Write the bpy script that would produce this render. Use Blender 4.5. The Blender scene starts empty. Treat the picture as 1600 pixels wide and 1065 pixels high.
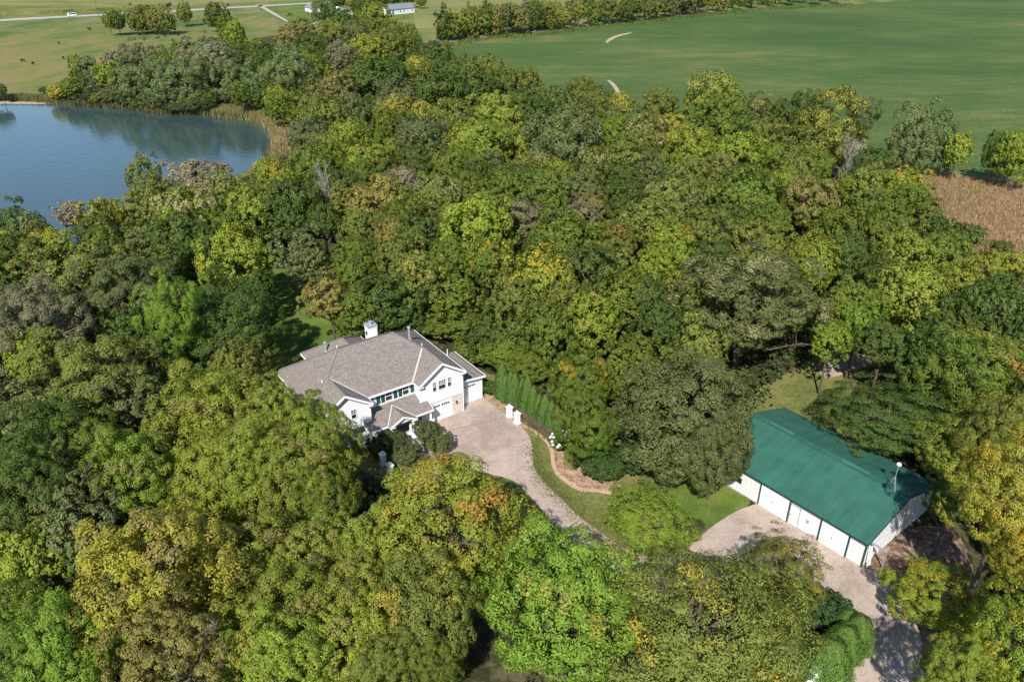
import bpy, bmesh, math, random
import numpy as np
from mathutils import Vector, Matrix

random.seed(7)
RNG = np.random.default_rng(11)
R = math.radians
scene = bpy.context.scene
COL = scene.collection

# ------------------------------------------------------------------ camera, sky, sun, exposure
FPX, PITCH, CAM_H = 1202.0, R(28.482), 49.414          # focal length in pixels of the 1600 px wide photograph
cam_data = bpy.data.cameras.new('camera')
cam_data.sensor_width = 36.0
cam_data.lens = 36.0 * FPX / 1600.0
cam_data.clip_start = 0.5
cam_data.clip_end = 6000.0
cam = bpy.data.objects.new('camera', cam_data)
cam.location = (0, 0, CAM_H)
cam.rotation_euler = (math.pi / 2 - PITCH, 0, 0)
COL.objects.link(cam)
scene.camera = cam

SUN_EL = R(43.5)
SHADOW = Vector((0.22, 0.975, 0)).normalized()          # direction in which shadows fall on the ground
world = bpy.data.worlds.new('World')
scene.world = world
world.use_nodes = True
wn = world.node_tree.nodes
sky_tex = wn.new('ShaderNodeTexSky')
sky_tex.sky_type = 'NISHITA'
sky_tex.sun_disc = False
sky_tex.sun_elevation = SUN_EL
sky_tex.sun_rotation = math.atan2(-SHADOW.x, -SHADOW.y)
sky_tex.altitude = 300
sky_tex.air_density = 1.0
sky_tex.dust_density = 0.05
sky_tex.ozone_density = 2.2
wn['Background'].inputs['Strength'].default_value = 0.105
world.node_tree.links.new(sky_tex.outputs[0], wn['Background'].inputs[0])
sun_data = bpy.data.lights.new('sun', 'SUN')
sun_data.energy = 4.7
sun_data.angle = R(0.53)
sun_data.color = (1.0, 0.955, 0.885)
sun = bpy.data.objects.new('sun', sun_data)
sd = Vector((SHADOW.x * math.cos(SUN_EL), SHADOW.y * math.cos(SUN_EL), -math.sin(SUN_EL)))
sun.rotation_euler = sd.to_track_quat('-Z', 'Y').to_euler()
sun.location = (0, 0, 120)
COL.objects.link(sun)
vs = scene.view_settings
vs.view_transform = 'Standard'
vs.look = 'None'
vs.gamma = 1.0
vs.exposure = 0.62
vs.use_curve_mapping = False
scene.cycles.max_bounces = 6
scene.cycles.diffuse_bounces = 3
scene.cycles.transmission_bounces = 4
scene.cycles.glossy_bounces = 3
scene.cycles.caustics_reflective = False
scene.cycles.caustics_refractive = False

# ------------------------------------------------------------------ survey of the place: photograph measure -> ground
CT, ST = math.cos(PITCH), math.sin(PITCH)
def G(u, v, z=0.0):
    a = (u - 800) / FPX
    b = (532.5 - v) / FPX
    dz = -ST + b * CT
    t = (z - CAM_H) / dz
    return Vector((a * t, (CT + b * ST) * t, z))
def depth_at(p):
    return p.y * CT - (p.z - CAM_H) * ST

# ------------------------------------------------------------------ object helpers
def tag(o, label=None, cat=None, group=None, kind=None):
    if label: o['label'] = label
    if cat: o['category'] = cat
    if group: o['group'] = group
    if kind: o['kind'] = kind
    return o
def link(o, parent=None):
    COL.objects.link(o)
    if parent: o.parent = parent
    return o
def empty(name, loc=(0, 0, 0), rotz=0.0):
    o = bpy.data.objects.new(name, None)
    o.location = loc
    o.rotation_euler = (0, 0, rotz)
    o.empty_display_size = 0.5
    return link(o)
class MB:
    """collects faces of one mesh"""
    def __init__(s): s.v = []; s.f = []
    def poly(s, pts):
        i = len(s.v); s.v += [tuple(p) for p in pts]; s.f.append(tuple(range(i, i + len(pts))))
    def box(s, x0, x1, y0, y1, z0, z1):
        i = len(s.v)
        s.v += [(x0,y0,z0),(x1,y0,z0),(x1,y1,z0),(x0,y1,z0),(x0,y0,z1),(x1,y0,z1),(x1,y1,z1),(x0,y1,z1)]
        s.f += [tuple(i+k for k in q) for q in ((0,3,2,1),(4,5,6,7),(0,1,5,4),(1,2,6,5),(2,3,7,6),(3,0,4,7))]
        return s
    def prism(s, pts, down):
        """polygon extruded by the vector -down"""
        n = len(pts); i = len(s.v); d = Vector(down)
        s.v += [tuple(Vector(p)) for p in pts] + [tuple(Vector(p) - d) for p in pts]
        s.f.append(tuple(range(i, i+n))); s.f.append(tuple(range(i+2*n-1, i+n-1, -1)))
        for k in range(n):
            k2 = (k+1) % n
            s.f.append((i+k, i+n+k, i+n+k2, i+k2))
        return s
    def tube(s, p0, p1, r0, r1=None, n=8, cap=True):
        r1 = r0 if r1 is None else r1
        p0, p1 = Vector(p0), Vector(p1); d = (p1 - p0).normalized()
        a = d.orthogonal().normalized(); b = d.cross(a); i = len(s.v)
        for p, r in ((p0, r0), (p1, r1)):
            for k in range(n):
                t = 2*math.pi*k/n
                s.v.append(tuple(p + a*math.cos(t)*r + b*math.sin(t)*r))
        for k in range(n):
            k2 = (k+1) % n
            s.f.append((i+k, i+k2, i+n+k2, i+n+k))
        if cap:
            s.f.append(tuple(range(i+n-1, i-1, -1))); s.f.append(tuple(range(i+n, i+2*n)))
        return s
    def beam(s, p0, p1, w, h):
        """rectangular bar from p0 to p1, w across, h upright"""
        p0, p1 = Vector(p0), Vector(p1); d = (p1-p0).normalized()
        side = Vector((-d.y, d.x, 0)); side = side.normalized() if side.length > 1e-6 else Vector((1,0,0))
        up = side.cross(d) * -1
        if up.z < 0: up = -up
        i = len(s.v)
        for p in (p0, p1):
            for a, b in ((-1,-1),(1,-1),(1,1),(-1,1)):
                s.v.append(tuple(p + side*a*w/2 + up*b*h/2))
        s.f += [tuple(i+k for k in q) for q in ((0,1,2,3),(7,6,5,4),(0,4,5,1),(1,5,6,2),(2,6,7,3),(3,7,4,0))]
        return s
    def lathe(s, prof, n=12, c=(0,0)):
        i = len(s.v)
        for r, z in prof:
            for k in range(n):
                t = 2*math.pi*k/n
                s.v.append((c[0]+r*math.cos(t), c[1]+r*math.sin(t), z))
        for j in range(len(prof)-1):
            for k in range(n):
                k2 = (k+1) % n
                s.f.append((i+j*n+k, i+j*n+k2, i+(j+1)*n+k2, i+(j+1)*n+k))
        s.f.append(tuple(range(i+n-1, i-1, -1))); m = i+(len(prof)-1)*n; s.f.append(tuple(range(m, m+n)))
        return s
    def mesh(s, name, mat, smooth=False):
        me = bpy.data.meshes.new(name)
        me.from_pydata(s.v, [], s.f)
        if mat: me.materials.append(mat)
        bm = bmesh.new(); bm.from_mesh(me); bmesh.ops.recalc_face_normals(bm, faces=bm.faces); bm.to_mesh(me); bm.free()
        if smooth: me.polygons.foreach_set('use_smooth', [True]*len(me.polygons))
        me.update()
        return me
    def build(s, name, mat, parent=None, smooth=False):
        return link(bpy.data.objects.new(name, s.mesh(name, mat, smooth)), parent)

# ------------------------------------------------------------------ materials
def new_mat(name):
    m = bpy.data.materials.new(name); m.use_nodes = True
    nt = m.node_tree
    return m, nt, nt.nodes['Principled BSDF']
def node(nt, typ, **kw):
    n = nt.nodes.new(typ)
    for k, v in kw.items(): setattr(n, k, v)
    return n
def plain(name, c, rough=0.6, spec=0.3, noise=0.0, scale=3.0, metal=0.0, bump=0.0, bscale=20.0):
    m, nt, b = new_mat(name)
    b.inputs['Roughness'].default_value = rough
    b.inputs['Specular IOR Level'].default_value = spec
    b.inputs['Metallic'].default_value = metal
    b.inputs['Base Color'].default_value = (*c, 1)
    if noise or bump:
        tc = node(nt, 'ShaderNodeTexCoord')
    if noise:
        nz = node(nt, 'ShaderNodeTexNoise'); nz.inputs['Scale'].default_value = scale; nz.inputs['Detail'].default_value = 6
        nt.links.new(tc.outputs['Object'], nz.inputs['Vector'])
        mr = node(nt, 'ShaderNodeMapRange'); mr.inputs[1].default_value = .3; mr.inputs[2].default_value = .7
        mr.inputs[3].default_value = 1-noise; mr.inputs[4].default_value = 1+noise
        nt.links.new(nz.outputs[0], mr.inputs[0])
        mx = node(nt, 'ShaderNodeMix', data_type='RGBA', blend_type='MULTIPLY'); mx.inputs[0].default_value = 1
        mx.inputs[6].default_value = (*c, 1); nt.links.new(mr.outputs[0], mx.inputs[7])
        nt.links.new(mx.outputs[2], b.inputs['Base Color'])
    if bump:
        n2 = node(nt, 'ShaderNodeTexNoise'); n2.inputs['Scale'].default_value = bscale
        nt.links.new(tc.outputs['Object'], n2.inputs['Vector'])
        bp = node(nt, 'ShaderNodeBump'); bp.inputs['Strength'].default_value = bump; bp.inputs['Distance'].default_value = .05
        nt.links.new(n2.outputs[0], bp.inputs['Height']); nt.links.new(bp.outputs[0], b.inputs['Normal'])
    return m
def ground_mat(name, stops, layers, bump=.4, bscale=2.0, bdist=.1, rough=.95, stretch=(1,1,1), fine=8.0, fine_amt=.25):
    """stops: colours along summed noise; layers: (scale, weight) list"""
    m, nt, b = new_mat(name)
    b.inputs['Roughness'].default_value = rough; b.inputs['Specular IOR Level'].default_value = .1
    tc = node(nt, 'ShaderNodeTexCoord')
    mp = node(nt, 'ShaderNodeMapping'); mp.inputs['Scale'].default_value = stretch
    if isinstance(stretch, tuple) and len(stretch) == 4:
        mp.inputs['Scale'].default_value = stretch[:3]
    nt.links.new(tc.outputs['Object'], mp.inputs['Vector'])
    acc = None
    tot = sum(w for _, w in layers)
    for sc, w in layers:
        nz = node(nt, 'ShaderNodeTexNoise'); nz.inputs['Scale'].default_value = sc; nz.inputs['Detail'].default_value = 5; nz.inputs['Roughness'].default_value = .6
        nt.links.new(mp.outputs[0], nz.inputs['Vector'])
        mu = node(nt, 'ShaderNodeMath', operation='MULTIPLY'); mu.inputs[1].default_value = w/tot
        nt.links.new(nz.outputs[0], mu.inputs[0])
        if acc is None: acc = mu
        else:
            ad = node(nt, 'ShaderNodeMath', operation='ADD'); nt.links.new(acc.outputs[0], ad.inputs[0]); nt.links.new(mu.outputs[0], ad.inputs[1]); acc = ad
    cr = node(nt, 'ShaderNodeValToRGB')
    el = cr.color_ramp.elements
    while len(el) < len(stops): el.new(0.5)
    for e, (p, c) in zip(el, stops):
        e.position = .5 + (p-.5)*.5; e.color = (*c, 1)
    nt.links.new(acc.outputs[0], cr.inputs[0])
    nf = node(nt, 'ShaderNodeTexNoise'); nf.inputs['Scale'].default_value = fine; nf.inputs['Detail'].default_value = 4
    nt.links.new(tc.outputs['Object'], nf.inputs['Vector'])
    mr = node(nt, 'ShaderNodeMapRange'); mr.inputs[1].default_value = .3; mr.inputs[2].default_value = .7; mr.inputs[3].default_value = 1-fine_amt; mr.inputs[4].default_value = 1+fine_amt
    nt.links.new(nf.outputs[0], mr.inputs[0])
    mx = node(nt, 'ShaderNodeMix', data_type='RGBA', blend_type='MULTIPLY'); mx.inputs[0].default_value = 1
    nt.links.new(cr.outputs[0], mx.inputs[6]); nt.links.new(mr.outputs[0], mx.inputs[7])
    nt.links.new(mx.outputs[2], b.inputs['Base Color'])
    if bump:
        n2 = node(nt, 'ShaderNodeTexNoise'); n2.inputs['Scale'].default_value = bscale; n2.inputs['Detail'].default_value = 6
        nt.links.new(mp.outputs[0], n2.inputs['Vector'])
        bp = node(nt, 'ShaderNodeBump'); bp.inputs['Strength'].default_value = bump; bp.inputs['Distance'].default_value = bdist
        nt.links.new(n2.outputs[0], bp.inputs['Height']); nt.links.new(bp.outputs[0], b.inputs['Normal'])
    return m

def leaf_mat(name, trans=.32, rough=.55, var=.35):
    """leaf colour comes from the object's own colour, autumn tint from its 'tip' property, both broken up leaf by leaf"""
    m, nt, b = new_mat(name)
    L = nt.links.new
    oi = node(nt, 'ShaderNodeObjectInfo')
    tip = node(nt, 'ShaderNodeAttribute', attribute_type='OBJECT', attribute_name='tip')
    amt = node(nt, 'ShaderNodeAttribute', attribute_type='OBJECT', attribute_name='tip_amount')
    rnd = node(nt, 'ShaderNodeAttribute', attribute_type='GEOMETRY', attribute_name='rnd')
    tint = node(nt, 'ShaderNodeAttribute', attribute_type='GEOMETRY', attribute_name='tint')
    # where the tint of a clump is high the tip colour takes over, the more the larger tip_amount
    sub = node(nt, 'ShaderNodeMath', operation='ADD'); L(tint.outputs['Fac'], sub.inputs[0]); L(amt.outputs['Fac'], sub.inputs[1])
    r2 = node(nt, 'ShaderNodeMath', operation='MULTIPLY_ADD'); L(rnd.outputs['Fac'], r2.inputs[0]); r2.inputs[1].default_value = .3; L(sub.outputs[0], r2.inputs[2])
    st = node(nt, 'ShaderNodeMapRange'); st.inputs[1].default_value = 1.05; st.inputs[2].default_value = 1.35
    L(r2.outputs[0], st.inputs[0])
    mx = node(nt, 'ShaderNodeMix', data_type='RGBA'); L(st.outputs[0], mx.inputs[0]); L(oi.outputs['Color'], mx.inputs[6]); L(tip.outputs['Vector'], mx.inputs[7])
    # hue/value break-up: per leaf, per clump
    hs = node(nt, 'ShaderNodeHueSaturation')
    v = node(nt, 'ShaderNodeMapRange'); v.inputs[3].default_value = 1-var; v.inputs[4].default_value = 1+var; L(rnd.outputs['Fac'], v.inputs[0])
    h = node(nt, 'ShaderNodeMapRange'); h.inputs[3].default_value = .506; h.inputs[4].default_value = .492; L(tint.outputs['Fac'], h.inputs[0])
    L(v.outputs[0], hs.inputs['Value']); L(h.outputs[0], hs.inputs['Hue']); L(mx.outputs[2], hs.inputs['Color'])
    L(hs.outputs[0], b.inputs['Base Color'])
    b.inputs['Roughness'].default_value = rough; b.inputs['Specular IOR Level'].default_value = .12
    tr = node(nt, 'ShaderNodeBsdfTranslucent')
    hs2 = node(nt, 'ShaderNodeHueSaturation'); hs2.inputs['Hue'].default_value = .485; hs2.inputs['Saturation'].default_value = 1.1; hs2.inputs['Value'].default_value = 1.3
    L(hs.outputs[0], hs2.inputs['Color']); L(hs2.outputs[0], tr.inputs['Color'])
    ms = node(nt, 'ShaderNodeMixShader'); ms.inputs[0].default_value = trans
    L(b.outputs[0], ms.inputs[1]); L(tr.outputs[0], ms.inputs[2])
    L(ms.outputs[0], nt.nodes['Material Output'].inputs['Surface'])
    return m
M = {}
M['leaf'] = leaf_mat('leaf')
M['bark'] = plain('bark', (.11, .085, .065), .9, .1, .3, 4, bump=.5, bscale=8)
M['dead_wood'] = plain('dead_wood', (.27, .24, .215), .9, .1, .25, 4)
M['white'] = plain('white_paint', (.78, .78, .78), .45, .3, .03, 1.5)
M['glass'] = plain('window_glass', (.015, .018, .022), .06, .8)
M['steel'] = plain('galvanised', (.45, .48, .50), .45, .5, .1, 5, metal=.5)
M['dark_metal'] = plain('dark_metal', (.03, .03, .03), .5, .4)
M['green_trim'] = plain('dark_green_paint', (.012, .055, .045), .5, .4)
M['concrete'] = plain('concrete', (.38, .36, .33), .9, .2, .15, 3, bump=.2, bscale=30)
M['tan_stone'] = plain('tan_stone', (.42, .31, .21), .9, .2, .22, 2.0)
M['red_soil'] = plain('soil', (.16, .09, .06), .95, .1, .3, 2)
M['mulch'] = ground_mat('mulch', [(.35, (.21,.12,.075)), (.5,(.34,.22,.145)), (.65,(.42,.29,.20))], [(1.2,1),(5,1)], .5, 12, .05)

# ------------------------------------------------------------------ ground sheets
def sheet(name, pts, z, mat, kind='structure', label=None, cat=None):
    """flat polygon on the ground; pts are (u, v) of the survey"""
    bm = bmesh.new()
    vv = [bm.verts.new(G(u, v, 0).to_3d().xy.to_3d() + Vector((0, 0, z))) for u, v in pts]
    f = bm.faces.new(vv)
    bmesh.ops.recalc_face_normals(bm, faces=[f])
    bmesh.ops.triangulate(bm, faces=bm.faces)
    for f in bm.faces:
        if f.normal.z < 0: f.normal_flip()
    me = bpy.data.meshes.new(name); bm.to_mesh(me); bm.free(); me.materials.append(mat)
    o = link(bpy.data.objects.new(name, me)); tag(o, label, cat, kind=kind)
    return o
def smooth_pts(pts, n=5, closed=True):
    """Catmull-Rom through the survey points"""
    out = []; N = len(pts)
    rng = range(N) if closed else range(N-1)
    g = lambda i: Vector(pts[i % N]) if closed else Vector(pts[max(0, min(N-1, i))])
    for i in rng:
        p0, p1, p2, p3 = g(i-1), g(i), g(i+1), g(i+2)
        for k in range(n):
            t = k/n
            out.append(tuple(.5*((2*p1)+(-p0+p2)*t+(2*p0-5*p1+4*p2-p3)*t*t+(-p0+3*p1-3*p2+p3)*t**3)))
    if not closed: out.append(tuple(pts[-1]))
    return out

M['pasture'] = ground_mat('pasture', [(.36,(.062,.112,.030)), (.46,(.115,.142,.040)), (.54,(.155,.158,.050)), (.64,(.20,.160,.066))], [(.012,1.2),(.04,1.2),(.15,.8)], .6, .8, .25, stretch=(1,.5,1), fine=1.5, fine_amt=.18)
M['hay'] = ground_mat('hay', [(.36,(.13,.145,.045)), (.5,(.19,.185,.065)), (.64,(.235,.20,.085))], [(.01,1),(.05,1),(.3,.5)], .6, .6, .4, stretch=(.35,1,1), fine=1.0, fine_amt=.2)
M['soy'] = ground_mat('soy', [(.34,(.045,.086,.025)), (.46,(.060,.102,.028)), (.56,(.079,.115,.032)), (.68,(.14,.145,.046))], [(.006,1.0),(.02,1.2),(.1,.7),(.6,.3)], 1.0, 1.1, .3, stretch=(.45,.8,1), fine=1.2, fine_amt=.3)
def add_rows(m, period, ang, amt):
    nt = m.node_tree; b = nt.nodes['Principled BSDF']; src = b.inputs['Base Color'].links[0].from_socket
    tc = node(nt, 'ShaderNodeTexCoord'); mp = node(nt, 'ShaderNodeMapping'); mp.inputs['Rotation'].default_value = (0,0,ang)
    nt.links.new(tc.outputs['Object'], mp.inputs['Vector'])
    wv = node(nt, 'ShaderNodeTexWave'); wv.inputs['Scale'].default_value = .314/period; wv.inputs['Distortion'].default_value = 2.5; wv.inputs['Detail'].default_value = 3; wv.inputs['Detail Scale'].default_value = .3
    nt.links.new(mp.outputs[0], wv.inputs['Vector'])
    mr = node(nt, 'ShaderNodeMapRange'); mr.inputs[3].default_value = 1-amt; mr.inputs[4].default_value = 1+amt; nt.links.new(wv.outputs['Fac'], mr.inputs[0])
    mx = node(nt, 'ShaderNodeMix', data_type='RGBA', blend_type='MULTIPLY'); mx.inputs[0].default_value = 1
    nt.links.new(src, mx.inputs[6]); nt.links.new(mr.outputs[0], mx.inputs[7]); nt.links.new(mx.outputs[2], b.inputs['Base Color'])
add_rows(M['soy'], 7.0, R(80), .045)
add_rows(M['hay'], 7.0, R(80), .05)
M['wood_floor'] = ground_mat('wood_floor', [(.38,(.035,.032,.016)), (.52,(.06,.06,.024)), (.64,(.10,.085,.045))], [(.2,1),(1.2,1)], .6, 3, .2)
M['lawn'] = ground_mat('lawn', [(.36,(.085,.112,.029)), (.50,(.130,.145,.041)), (.62,(.18,.165,.058))], [(.09,1.2),(.5,1),(2.0,.8)], .6, 14, .05, fine=9, fine_amt=.42)
M['lush'] = ground_mat('lush_lawn', [(.38,(.072,.118,.022)), (.52,(.105,.150,.028)), (.64,(.14,.165,.036))], [(.09,1.2),(.5,1),(2.5,.5)], .5, 14, .05, fine=14, fine_amt=.3)
M['drive'] = ground_mat('gravel_drive', [(.36,(.29,.228,.186)), (.48,(.36,.288,.238)), (.66,(.42,.342,.287))], [(.12,1),(.5,1),(3,.7)], .35, 25, .03, fine=22, fine_amt=.2)
M['road'] = plain('road', (.36, .34, .31), .9, .2, .12, .3)
M['meadow'] = ground_mat('meadow', [(.36,(.20,.17,.07)), (.5,(.31,.215,.12)), (.64,(.40,.28,.175))], [(.05,1),(.3,1)], .8, 1.5, .3)
M['sand'] = plain('sand', (.36, .30, .21), .95, .1, .2, .4)
M['dirt'] = ground_mat('dirt', [(.36,(.12,.075,.05)), (.5,(.20,.13,.09)), (.64,(.30,.22,.165))], [(.4,1),(2,1)], .5, 10, .05)

gm = MB(); gm.poly([(-2600,-300,0),(2600,-300,0),(2600,3600,0),(-2600,3600,0)])
tag(gm.build('ground', M['pasture']), kind='structure')
"""SURVEY AREAS"""
WOOD = [(-420,1500),(-420,520),(-150,470),(0,415),(120,395),(215,362),(260,330),(330,305),(385,275),(440,250),(440,205),(395,185),(340,188),(255,185),(190,178),(120,172),(66,165),(70,150),(150,140),(260,120),(330,100),(400,60),(480,48),(560,48),(640,62),(690,95),(720,140),(790,175),(880,205),(960,225),(1010,235),(1120,245),(1230,262),(1300,262),(1372,335),(1432,400),(1520,450),(1620,480),(2000,560),(2300,800),(2300,1500)]
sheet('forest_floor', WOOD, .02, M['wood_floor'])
sheet('soybean_field', [(688,74),(760,61),(860,52),(960,41),(1100,24),(1200,14),(1330,8),(1420,1),(1700,-25),(2600,-40),(2600,330),(1700,290),(1600,276),(1480,266),(1380,240),(1200,240),(950,215),(800,170),(715,135)], .012, M['soy'])
sheet('hay_field', [(-700,28),(-300,33),(0,25),(100,20),(200,14.5),(300,9.5),(400,4),(560,-6),(1100,-60),(-700,-60)], .012, M['hay'])
sheet('stubble_field', [(650,44),(690,52),(760,44),(860,28),(1000,7),(1120,-10),(1300,-40),(700,-30),(640,4)], .012, M['hay'])
sheet('farm_yard', [(400,12),(440,34),(500,36),(560,40),(640,30),(640,2),(600,-6),(500,0),(430,4)], .012, M['lush'])
sheet('meadow', [(1290,262),(1400,262),(1480,274),(1600,284),(1900,320),(1900,560),(1620,480),(1520,450),(1430,400),(1370,335)], .03, M['meadow'])
sheet('reed_marsh', smooth_pts([(330,178),(372,170),(420,176),(455,192),(472,215),(465,240),(440,255),(425,246),(432,228),(425,205),(395,188),(345,184)],4), .03, M['meadow'])
sheet('sandy_shore', smooth_pts([(-60,156),(20,153),(80,157),(110,162),(100,170),(40,170),(-60,170)],4), .022, M['sand'])
# the pond
mw, nt, b = new_mat('pond_water')
b.inputs['Base Color'].default_value = (.034, .064, .064, 1); b.inputs['Roughness'].default_value = .07; b.inputs['IOR'].default_value = 1.75; b.inputs['Specular Tint'].default_value = (.80, .95, 1.0, 1)  # bluish specular tint puts extra sky blue into the reflection
tc = node(nt, 'ShaderNodeTexCoord'); mp = node(nt, 'ShaderNodeMapping'); mp.inputs['Rotation'].default_value = (0,0,R(-25)); mp.inputs['Scale'].default_value = (1,.45,1)
nt.links.new(tc.outputs['Object'], mp.inputs['Vector'])
nz = node(nt, 'ShaderNodeTexNoise'); nz.inputs['Scale'].default_value = .9; nz.inputs['Detail'].default_value = 5
nt.links.new(mp.outputs[0], nz.inputs['Vector'])
bp = node(nt, 'ShaderNodeBump'); bp.inputs['Strength'].default_value = .2; bp.inputs['Distance'].default_value = .25
nt.links.new(nz.outputs[0], bp.inputs['Height']); nt.links.new(bp.outputs[0], b.inputs['Normal'])
POND = smooth_pts([(-420,166),(-150,164),(0,162.5),(50,163),(100,161.5),(150,163),(200,168),(260,176),(300,178),(330,178),(345,184),(390,190),(415,200),(428,215),(431,236),(400,258),(330,292),(260,318),(215,348),(120,385),(0,408),(-150,460),(-420,510)],4)
sheet('pond', POND, .04, mw)
sheet('country_road', [(-600,66),(-200,45),(0,33.5),(100,27.8),(200,22.5),(300,17),(400,11),(480,6.5),(560,2),(700,-6),(700,-8),(560,0.2),(480,4.7),(400,9),(300,14.7),(200,20),(100,25),(0,30.5),(-200,41),(-600,60)], .03, M['road'])
sheet('farm_lane', [(400,8),(425,22),(447,34),(452,34),(430,21),(408,8)], .03, M['road'])
sheet('farm_track', [(485,35.5),(515,35),(515,37),(485,37.8)], .03, M['road'])
sheet('farm_drive', [(528,14),(548,14),(552,22),(556,28),(549,28),(545,21),(528,20)], .03, M['road'])
sheet('washout', smooth_pts([(946,66),(952,60),(965,55),(985,51),(985,52.5),(968,57),(957,62),(949,67)],3), .03, M['sand'])
sheet('washout', smooth_pts([(949,126),(958,136),(964,148),(968,158),(974,158),(970,146),(963,134),(953,126)],3), .03, M['sand'])
sheet('field_margin', [(688,75),(760,62),(860,53),(960,42),(1100,25),(1200,15),(1330,9),(1330,6.5),(1200,11.5),(1100,21),(960,38),(860,48.5),(760,57),(688,68)], .02, M['lush'])
LAWN = smooth_pts([(225,610),(255,540),(330,470),(440,415),(540,405),(570,440),(585,500),(640,540),(780,590),(880,640),(960,700),(1080,690),(1160,720),(1150,800),(1040,900),(900,960),(720,860),(620,770),(500,700),(330,640)],4)
sheet('lawn', LAWN, .026, M['lawn'])
sheet('lawn', smooth_pts([(1120,640),(1200,600),(1270,560),(1345,525),(1385,545),(1330,620),(1400,720),(1300,700),(1200,660),(1140,700)],4), .026, M['lawn'])
sheet('lawn', smooth_pts([(1030,760),(1100,720),(1140,765),(1172,786),(1110,822),(1060,830),(1020,800)],4), .030, M['lush'])
sheet('lawn', smooth_pts([(240,600),(290,520),(380,450),(450,410),(530,400),(570,440),(590,510),(560,560),(470,590),(350,640)],4), .030, M['lush'])
sheet('lawn', smooth_pts([(1160,960),(1215,940),(1252,985),(1262,1030),(1225,1075),(1150,1080)],4), .030, M['lawn'])
sheet('dirt_patch', smooth_pts([(1280,565),(1330,535),(1368,540),(1372,562),(1330,580),(1290,590)],4), .034, plain('bare_dirt', (.34,.27,.21), .95, .1, .25, .6))
sheet('dirt_yard', smooth_pts([(1346,884),(1420,825),(1500,840),(1520,950),(1450,1100),(1320,1100),(1340,1000)],4), .030, M['dirt'])
DRIVE = smooth_pts([(757,622),(770,632),(793,649),(811,663),(823,676),(831,695),(832,716),(838,737),(856,759),(880,782),(904,806),(934,828),(958,846),(982,860),(1018,870)],4,False) + \
        smooth_pts([(1052,864),(1085,846),(1112,823),(1150,799),(1184,786)],4,False) + [(1344,884)] + \
        smooth_pts([(1400,905),(1436,985),(1442,1040),(1440,1120)],4,False) + smooth_pts([(1316,1120),(1322,1062),(1337,1030),(1352,1012),(1350,985),(1325,958),(1300,925),(1240,905),(1160,900),(1080,915),(1000,912)],4,False) + \
        smooth_pts([(975,900),(940,880),(911,857),(879,829),(850,800),(825,772),(800,750),(745,735),(700,712),(690,690),(676,663)],4,False) + [(676,640),(722,620),(750,606)]
sheet('driveway', DRIVE, .038, M['drive'])
sheet('apron_seam', [(765,657),(806,649.5),(807,650.5),(766,658.3),(700,674),(700,672.6)], .042, plain('seam', (.25,.205,.17), .9, .1, .2, 3))
sheet('mulch_bed', smooth_pts([(757,619),(772,600),(795,628),(830,655),(862,678),(880,705),(878,725),(866,712),(856,692),(836,672),(815,667),(793,648),(770,631)],4), .034, M['mulch'])
sheet('mulch_bed', smooth_pts([(864,722),(874,722),(893,735),(905,730),(920,745),(955,752),(962,738),(968,748),(968,774),(958,770),(935,767),(908,766),(880,750)],4), .034, M['mulch'])
sheet('mulch_bed', smooth_pts([(1236,1080),(1230,1058),(1236,1040),(1252,1032),(1264,1040),(1285,1045),(1322,1030),(1330,1045),(1318,1070),(1290,1085)],4), .036, M['mulch'])
sheet('front_walk', smooth_pts([(641,690),(650,686),(668,700),(678,712),(684,728),(690,742),(681,745),(674,730),(664,712)],4), .038, plain('walk', (.30,.27,.25), .9, .2, .15, 2))
"""END SURVEY"""

# ------------------------------------------------------------------ the house
def shingle_mat():
    m, nt, b = new_mat('roof_shingles')
    L = nt.links.new
    b.inputs['Roughness'].default_value = .9; b.inputs['Specular IOR Level'].default_value = .15
    tc = node(nt, 'ShaderNodeTexCoord')
    sep = node(nt, 'ShaderNodeSeparateXYZ'); L(tc.outputs['Object'], sep.inputs[0])
    ad = node(nt, 'ShaderNodeMath', operation='ADD'); L(sep.outputs[0], ad.inputs[0]); L(sep.outputs[1], ad.inputs[1])
    cb = node(nt, 'ShaderNodeCombineXYZ'); L(ad.outputs[0], cb.inputs[0]); L(sep.outputs[2], cb.inputs[1])
    br = node(nt, 'ShaderNodeTexBrick'); br.inputs['Scale'].default_value = 1.0
    br.inputs['Brick Width'].default_value = .34; br.inputs['Row Height'].default_value = .085; br.inputs['Mortar Size'].default_value = .008
    br.inputs['Color1'].default_value = (.205,.178,.158,1); br.inputs['Color2'].default_value = (.265,.232,.207,1); br.inputs['Mortar'].default_value = (.12,.105,.095,1)
    L(cb.outputs[0], br.inputs['Vector'])
    nz = node(nt, 'ShaderNodeTexNoise'); nz.inputs['Scale'].default_value = 3.5; nz.inputs['Detail'].default_value = 8; L(tc.outputs['Object'], nz.inputs['Vector'])
    mr = node(nt, 'ShaderNodeMapRange'); mr.inputs[1].default_value=.3; mr.inputs[2].default_value=.7; mr.inputs[3].default_value=.82; mr.inputs[4].default_value=1.17
    L(nz.outputs[0], mr.inputs[0])
    mx = node(nt, 'ShaderNodeMix', data_type='RGBA', blend_type='MULTIPLY'); mx.inputs[0].default_value = 1
    L(br.outputs[0], mx.inputs[6]); L(mr.outputs[0], mx.inputs[7]); L(mx.outputs[2], b.inputs['Base Color'])
    bp = node(nt, 'ShaderNodeBump'); bp.inputs['Strength'].default_value=.6; bp.inputs['Distance'].default_value=.03
    L(br.outputs['Fac'], bp.inputs['Height']); L(bp.outputs[0], b.inputs['Normal'])
    return m
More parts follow.
